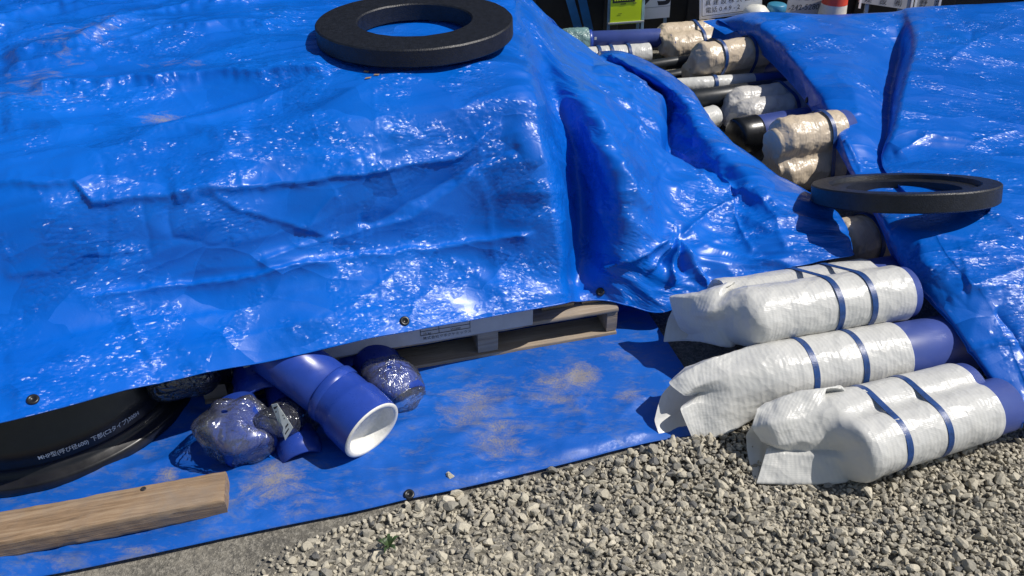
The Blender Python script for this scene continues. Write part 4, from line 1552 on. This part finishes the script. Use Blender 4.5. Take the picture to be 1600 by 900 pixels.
# wrapped reducer right
gr = thing('wrapped_fitting', P(620, 640, z=0), 'blue pipe socket in clear film tucked against the pallet', 'pipe fitting')
c2 = P(598, 578, Y=1.66)
part('body', lathe([(-.06, .001), (-.06, .06), (.02, .062), (.03, .070), (.09, .071), (.11, .070), (.11, .062), (.06, .06)], c2, np.array([.5, -.62, -.35]), 56), M['fitting'], gr)
film_blob('film', c2 + np.array([.03, -.035, -.02]), np.array([[.078, -.045, -.02], [.03, .07, .0], [0, -.02, .072]]), gr, M['clear'], .014, 45)
# grey film lump at top left
gs = thing('wrapped_fitting', P(285, 640, z=0), 'fitting in smoky grey film hanging just under the tarp hem', 'pipe fitting')
c3 = P(290, 585, Y=1.56)
part('body', lathe([(-.1, .001), (-.1, .05), (.1, .05), (.1, .001)], c3 + np.array([0, .03, -.01]), np.array([.8, .3, -.1]), 40), M['black'], gs)
film_blob('film', c3 + np.array([0, .0, .0]), np.array([[.085, .03, 0], [-.02, .07, .0], [0, -.01, .052]]), gs, M['smoke'], .014, 47)
# more fittings in the dark behind
for (px, py, Y, lab) in ((395, 585, 1.62, 'blue fitting deep in shade above the clear wrapped one'), (545, 545, 1.78, 'blue fitting in shade behind the large bare fitting')):
    cc = P(px, py, Y=Y)
    t = thing('pipe_fitting', cc * (1, 1, 0), lab, 'pipe fitting')
    part('body', lathe([(-.1, .05), (-.1, .058), (.04, .058), (.05, .066), (.11, .066), (.11, .058), (0, .055)], cc, np.array([.45, -.8, -.15]), 48), M['fitting'], t)

# pebble on the ground tarp
sv, sf = stone_shape(2, 55)
pb = P(703, 744, z=.022)
o = part('pebble', (sv * .013 * (.8, .8, 1.3) + pb, sf), M['stone'], smooth=False, attr=np.full(len(sv), .8))
tag(o, 'single pale pebble lying on the ground tarp near its edge', 'pebble')

# ------------------------------------------------------------------ background: signs, posts, cone, wall
YW = 4.85
wl = thing('shed', (0, YW, 0), 'dark shed wall behind the signs and posts', 'shed')
V, F = box((-6, YW, -.02), (14, 0, 0), (0, .15, 0), (0, 0, 2.6))
part('wall', (V, F), M['darkwall'], wl, smooth=False)
for k in range(28):
    V, F = box((-6 + .5 * k + .05, YW - .03, 0), (.09, 0, 0), (0, .028, 0), (0, 0, 2.55), .004)
    part('rib', (V, F), M['darkwall'], wl, smooth=False)


def plate(p_bl, p_br, up, h, th=.012):
    ex = p_br - p_bl
    n = np.cross(ex, up)
    n = n / np.linalg.norm(n)
    up = up / np.linalg.norm(up)
    return box(p_bl, ex, up * h, n * -th if n[1] < 0 else n * th, .0), ex / np.linalg.norm(ex), up, (n if n[1] < 0 else -n)


def leg(parent, px, Y, ztop, mat, w=.02, name='leg'):
    p = P(px, 40, Y=Y)
    V, F = box((p[0] - w / 2, Y, 0), (w, 0, 0), (0, w, 0), (0, 0, ztop), .002)
    return part(name, (V, F), mat, parent, smooth=False)


# blue posts
for (xt, xb, lab) in ((884, 904, 'left one of two leaning blue steel posts in the background'), (903, 919, 'right one of two leaning blue steel posts in the background')):
    a_, b_ = P(xb, 70, Y=4.7), P(xt, 0, Y=4.7)
    d = (b_ - a_)
    k = 1.3 / d[2]
    s_ = a_ - d * (a_[2] / d[2])
    t = thing('steel_post', s_, lab, 'post', 'blue steel posts')
    V, F = box(s_, np.array([.045, 0, 0]), np.array([0, .006, 0]), d * k)
    part('flange', (V, F), M['steelblue'], t, smooth=False)
    V, F = box(s_ + np.array([.045, 0, 0]), np.array([.006, 0, 0]), np.array([0, .045, 0]), d * k)
    part('web', (V, F), M['steelblue'], t, smooth=False)
tp = P(827, 0, Y=4.74)
tag(part('rod', rod([P(833, 22, Y=4.74) + (P(833, 22, Y=4.74) - tp) * 5, P(833, 22, Y=4.74), tp, tp + (tp - P(833, 22, Y=4.74)) * 6], .006), M['palesteel']), 'thin grey rod leaning behind the ring', 'rod')

# yellow notice on a stand
ys = 4.5
pl, pr = P(953, 39.5, Y=ys), P(1001, 36, Y=ys)
st = thing('notice_stand', ((pl + pr) / 2) * (1, 1, 0), 'bright yellow notice on a pale blue stand in the background', 'sign')
up = np.array([-.02, .12, 1.0])
(VF, ax, ay, nn) = plate(pl, pr, up, .62)
pn = part('panel', VF, M['yellow'], st, smooth=False)
wdt = np.linalg.norm(pr - pl)
V, F = box(pl + ax * .012 + ay * .118 + nn * .001, ax * (wdt - .05), ay * .034, nn * .002)
tb_ = part('title_band', (V, F), M['ink'], pn, smooth=False)
for k in range(9):
    V, F = box(pl + ax * (.02 + k * .0135) + ay * .128 + nn * .0035, ax * .009, ay * .013, nn * .001)
    part('glyph', (V, F), M['yellow'], tb_, smooth=False)
for (x, z, w, h) in ((.055, .108, .03, .004), (.125, .108, .018, .005), (.045, .058, .02, .002)):
    V, F = box(pl + ax * x + ay * z + nn * .001, ax * w, ay * h, nn * .001)
    part('glyph', (V, F), M['ink'], pn, smooth=False)
V, F = box(pl - ax * .012 + ay * .004 + nn * -.004, ax * (wdt + .03), ay * .010, nn * .012, .002)
part('clip_rail', (V, F), M['signgrey'], st, smooth=False)
for x in (-.014, wdt + .004):
    b0 = pl + ax * x - nn * .014
    s0 = b0 - ay * (b0[2] / ay[2])
    V, F = box(s0, ax * .016, nn * -.016, ay * 1.0, .002)
    part('leg', (V, F), M['palesteel'], st, smooth=False)

# white sign with one large character
ys = 4.62
pl, pr = P(990, 32, Y=ys), P(1046, 27, Y=ys)
st = thing('sign_board', ((pl + pr) / 2) * (1, 1, 0), 'white sign with one large black character beside the yellow notice', 'sign')
(VF, ax, ay, nn) = plate(pl, pr, up, .8)
pn = part('panel', VF, M['signwhite'], st, smooth=False)
tv = text_mesh('切', .30)
part('lettering', on_face(tv, pl + ax * -.06 + ay * .092, ax, ay, nn, .0015), M['ink'], pn)
V, F = box(pl + ay * .062 + nn * .001, ax * np.linalg.norm(pr - pl), ay * .003, nn * .001)
part('rule', (V, F), M['signgrey'], pn, smooth=False)
for x in (.02, np.linalg.norm(pr - pl) - .03):
    s0 = pl + ax * x - nn * .016
    s0 = s0 - ay * (s0[2] / ay[2])
    V, F = box(s0, ax * .018, nn * -.016, ay * .9, .002)
    part('leg', (V, F), M['palesteel'], st, smooth=False)

# company board
ys = 4.55
pl, pr = P(1093, 31, Y=ys), P(1190, 19, Y=ys)
st = thing('sign_board', ((pl + pr) / 2) * (1, 1, 0), 'white framed board with black company lettering and phone number', 'sign')
up2 = np.array([-.11, .1, 1.0])
(VF, ax, ay, nn) = plate(pl, pr, up2, .7)
pn = part('panel', VF, M['signwhite'], st, smooth=False)
wd = np.linalg.norm(pr - pl)
for (x, z, w, h) in ((.012, .016, wd - .02, .003), (.012, .016, .003, .6)):
    V, F = box(pl + ax * x + ay * z + nn * .001, ax * w, ay * h, nn * .001)
    part('border', (V, F), M['ink'], pn, smooth=False)
part('lettering', on_face(text_mesh('電話 0 4 9 - 2', .034), pl + ax * .032 + ay * .034, ax, ay, nn, .0015), M['ink'], pn)
part('lettering', on_face(text_mesh('真 建 設 株 式 会 社', .034), pl + ax * .030 + ay * .074, ax, ay, nn, .0015), M['ink'], pn)
part('lettering', on_face(text_mesh('特定建設業', .03), pl + ax * .030 + ay * .115, ax, ay, nn, .0015), M['ink'], pn)
for x in (.05, wd - .07):
    s0 = pl + ax * x - nn * .016
    s0 = s0 - ay * (s0[2] / ay[2])
    V, F = box(s0, ax * .02, nn * -.016, ay * .7, .002)
    part('leg', (V, F), M['palesteel'], st, smooth=False)

# jug and pale tub
jb = P(1212, 20, Y=4.5)
t = thing('jug', jb * (1, 1, 0), 'white plastic tub with a blue lid behind the right tarp', 'tub')
hz = jb[2]
part('body', lathe([(0, .001), (0, .048), (.01, .052), (hz + .0, .050), (hz + .012, .047)], (jb[0], jb[1], 0.0), K=32), M['jug'], t)
part('lid', lathe([(hz + .012, .052), (hz + .014, .053), (hz + .045, .052), (hz + .050, .045), (hz + .050, .001)], (jb[0], jb[1], 0.0), K=32), M['lid'], t)
jb = P(1182, 17, Y=4.45)
o = part('sandbag', lathe([(-.1, .04), (-.02, .075), (.02, .07), (.045, .045), (.055, .001)], (jb[0], jb[1], jb[2] - .02), K=32), M['jug'])
tag(o, 'rounded pale bag top showing behind the right tarp', 'bag')

# white board with digits; its shade is put into the grey colour
pl, pr = P(1226, 26, Y=4.6), P(1282, 24, Y=4.6)
st = thing('sign_board', ((pl + pr) / 2) * (1, 1, 0), 'white board with digits, coloured grey for shade, left of the traffic cone', 'sign')
(VF, ax, ay, nn) = plate(pl, pr, np.array([.08, .2, 1.0]), .6)
pn = part('panel', VF, M['signgrey'], st, smooth=False)
part('lettering', on_face(text_mesh('-242-5280', .042), pl + ax * .012 + ay * .034, ax, ay, nn, .0015), M['ink'], pn)
part('lettering', on_face(text_mesh('水 道 部', .034), pl + ax * .05 + ay * .09, ax, ay, nn, .0015), M['ink'], pn)
# cone
cb = P(1298, 30, Y=4.55)
t = thing('traffic_cone', (cb[0], cb[1], 0), 'red and white traffic cone standing behind the right tarp', 'traffic cone')
o_ = (cb[0], cb[1], 0)
hz = P(1298, 5, Y=4.55)[2]
R0 = .079 + .0
part('base_plate', box((cb[0] - .15, cb[1] - .15, 0), (.3, 0, 0), (0, .3, 0), (0, 0, .03), .006), M['cone_red'], t, smooth=False)
part('white_band', lathe([(.031, .10), (.04, .095), (hz, .070)], o_, K=40), M['cone_white'], t)
part('red_band', lathe([(hz, .0705), (hz + .16, .052)], o_, K=40), M['cone_red'], t)
part('white_band', lathe([(hz + .16, .0515), (hz + .32, .033)], o_, K=40), M['cone_white'], t)
part('red_band', lathe([(hz + .32, .0335), (hz + .46, .020), (hz + .465, .001)], o_, K=40), M['cone_red'], t)
# long grey boards at right
for (x0, x1, y0, y1, Y, body, lab, lean) in ((1342, 1424, 4, 16, 4.6, '建  設  ㈱', 'long grey board with black characters right of the cone', .2), (1427, 1468, 13, 12, 4.62, '野  汚', 'narrow grey board with white edges at the far right', .18)):
    pl, pr = P(x0, y0, Y=Y), P(x1, y1, Y=Y)
    st = thing('sign_board', ((pl + pr) / 2) * (1, 1, 0), lab, 'sign')
    (VF, ax, ay, nn) = plate(pl, pr, np.array([.0, lean, 1.0]), .5)
    pn = part('panel', VF, M['signgrey'], st, smooth=False)
    for k, ch in enumerate(body.split()):
        part('lettering', on_face(text_mesh(ch, .045), pl + ax * (.03 + .088 * k) + ay * .012, ax, ay, nn, .0015), M['ink'], pn)
    wd = np.linalg.norm(pr - pl)
    for x in (0.0, wd - .012):
        V, F = box(pl + ax * x + nn * .001 - ay * .03, ax * .012, ay * .5, nn * .006)
        part('edge_strip', (V, F), M['signwhite'], st, smooth=False)
    for x in (.05, wd - .07):
        s0 = pl + ax * x - nn * .016
        s0 = s0 - ay * (s0[2] / ay[2])
        V, F = box(s0, ax * .02, nn * -.016, ay * .5, .002)
        part('leg', (V, F), M['palesteel'], st, smooth=False)
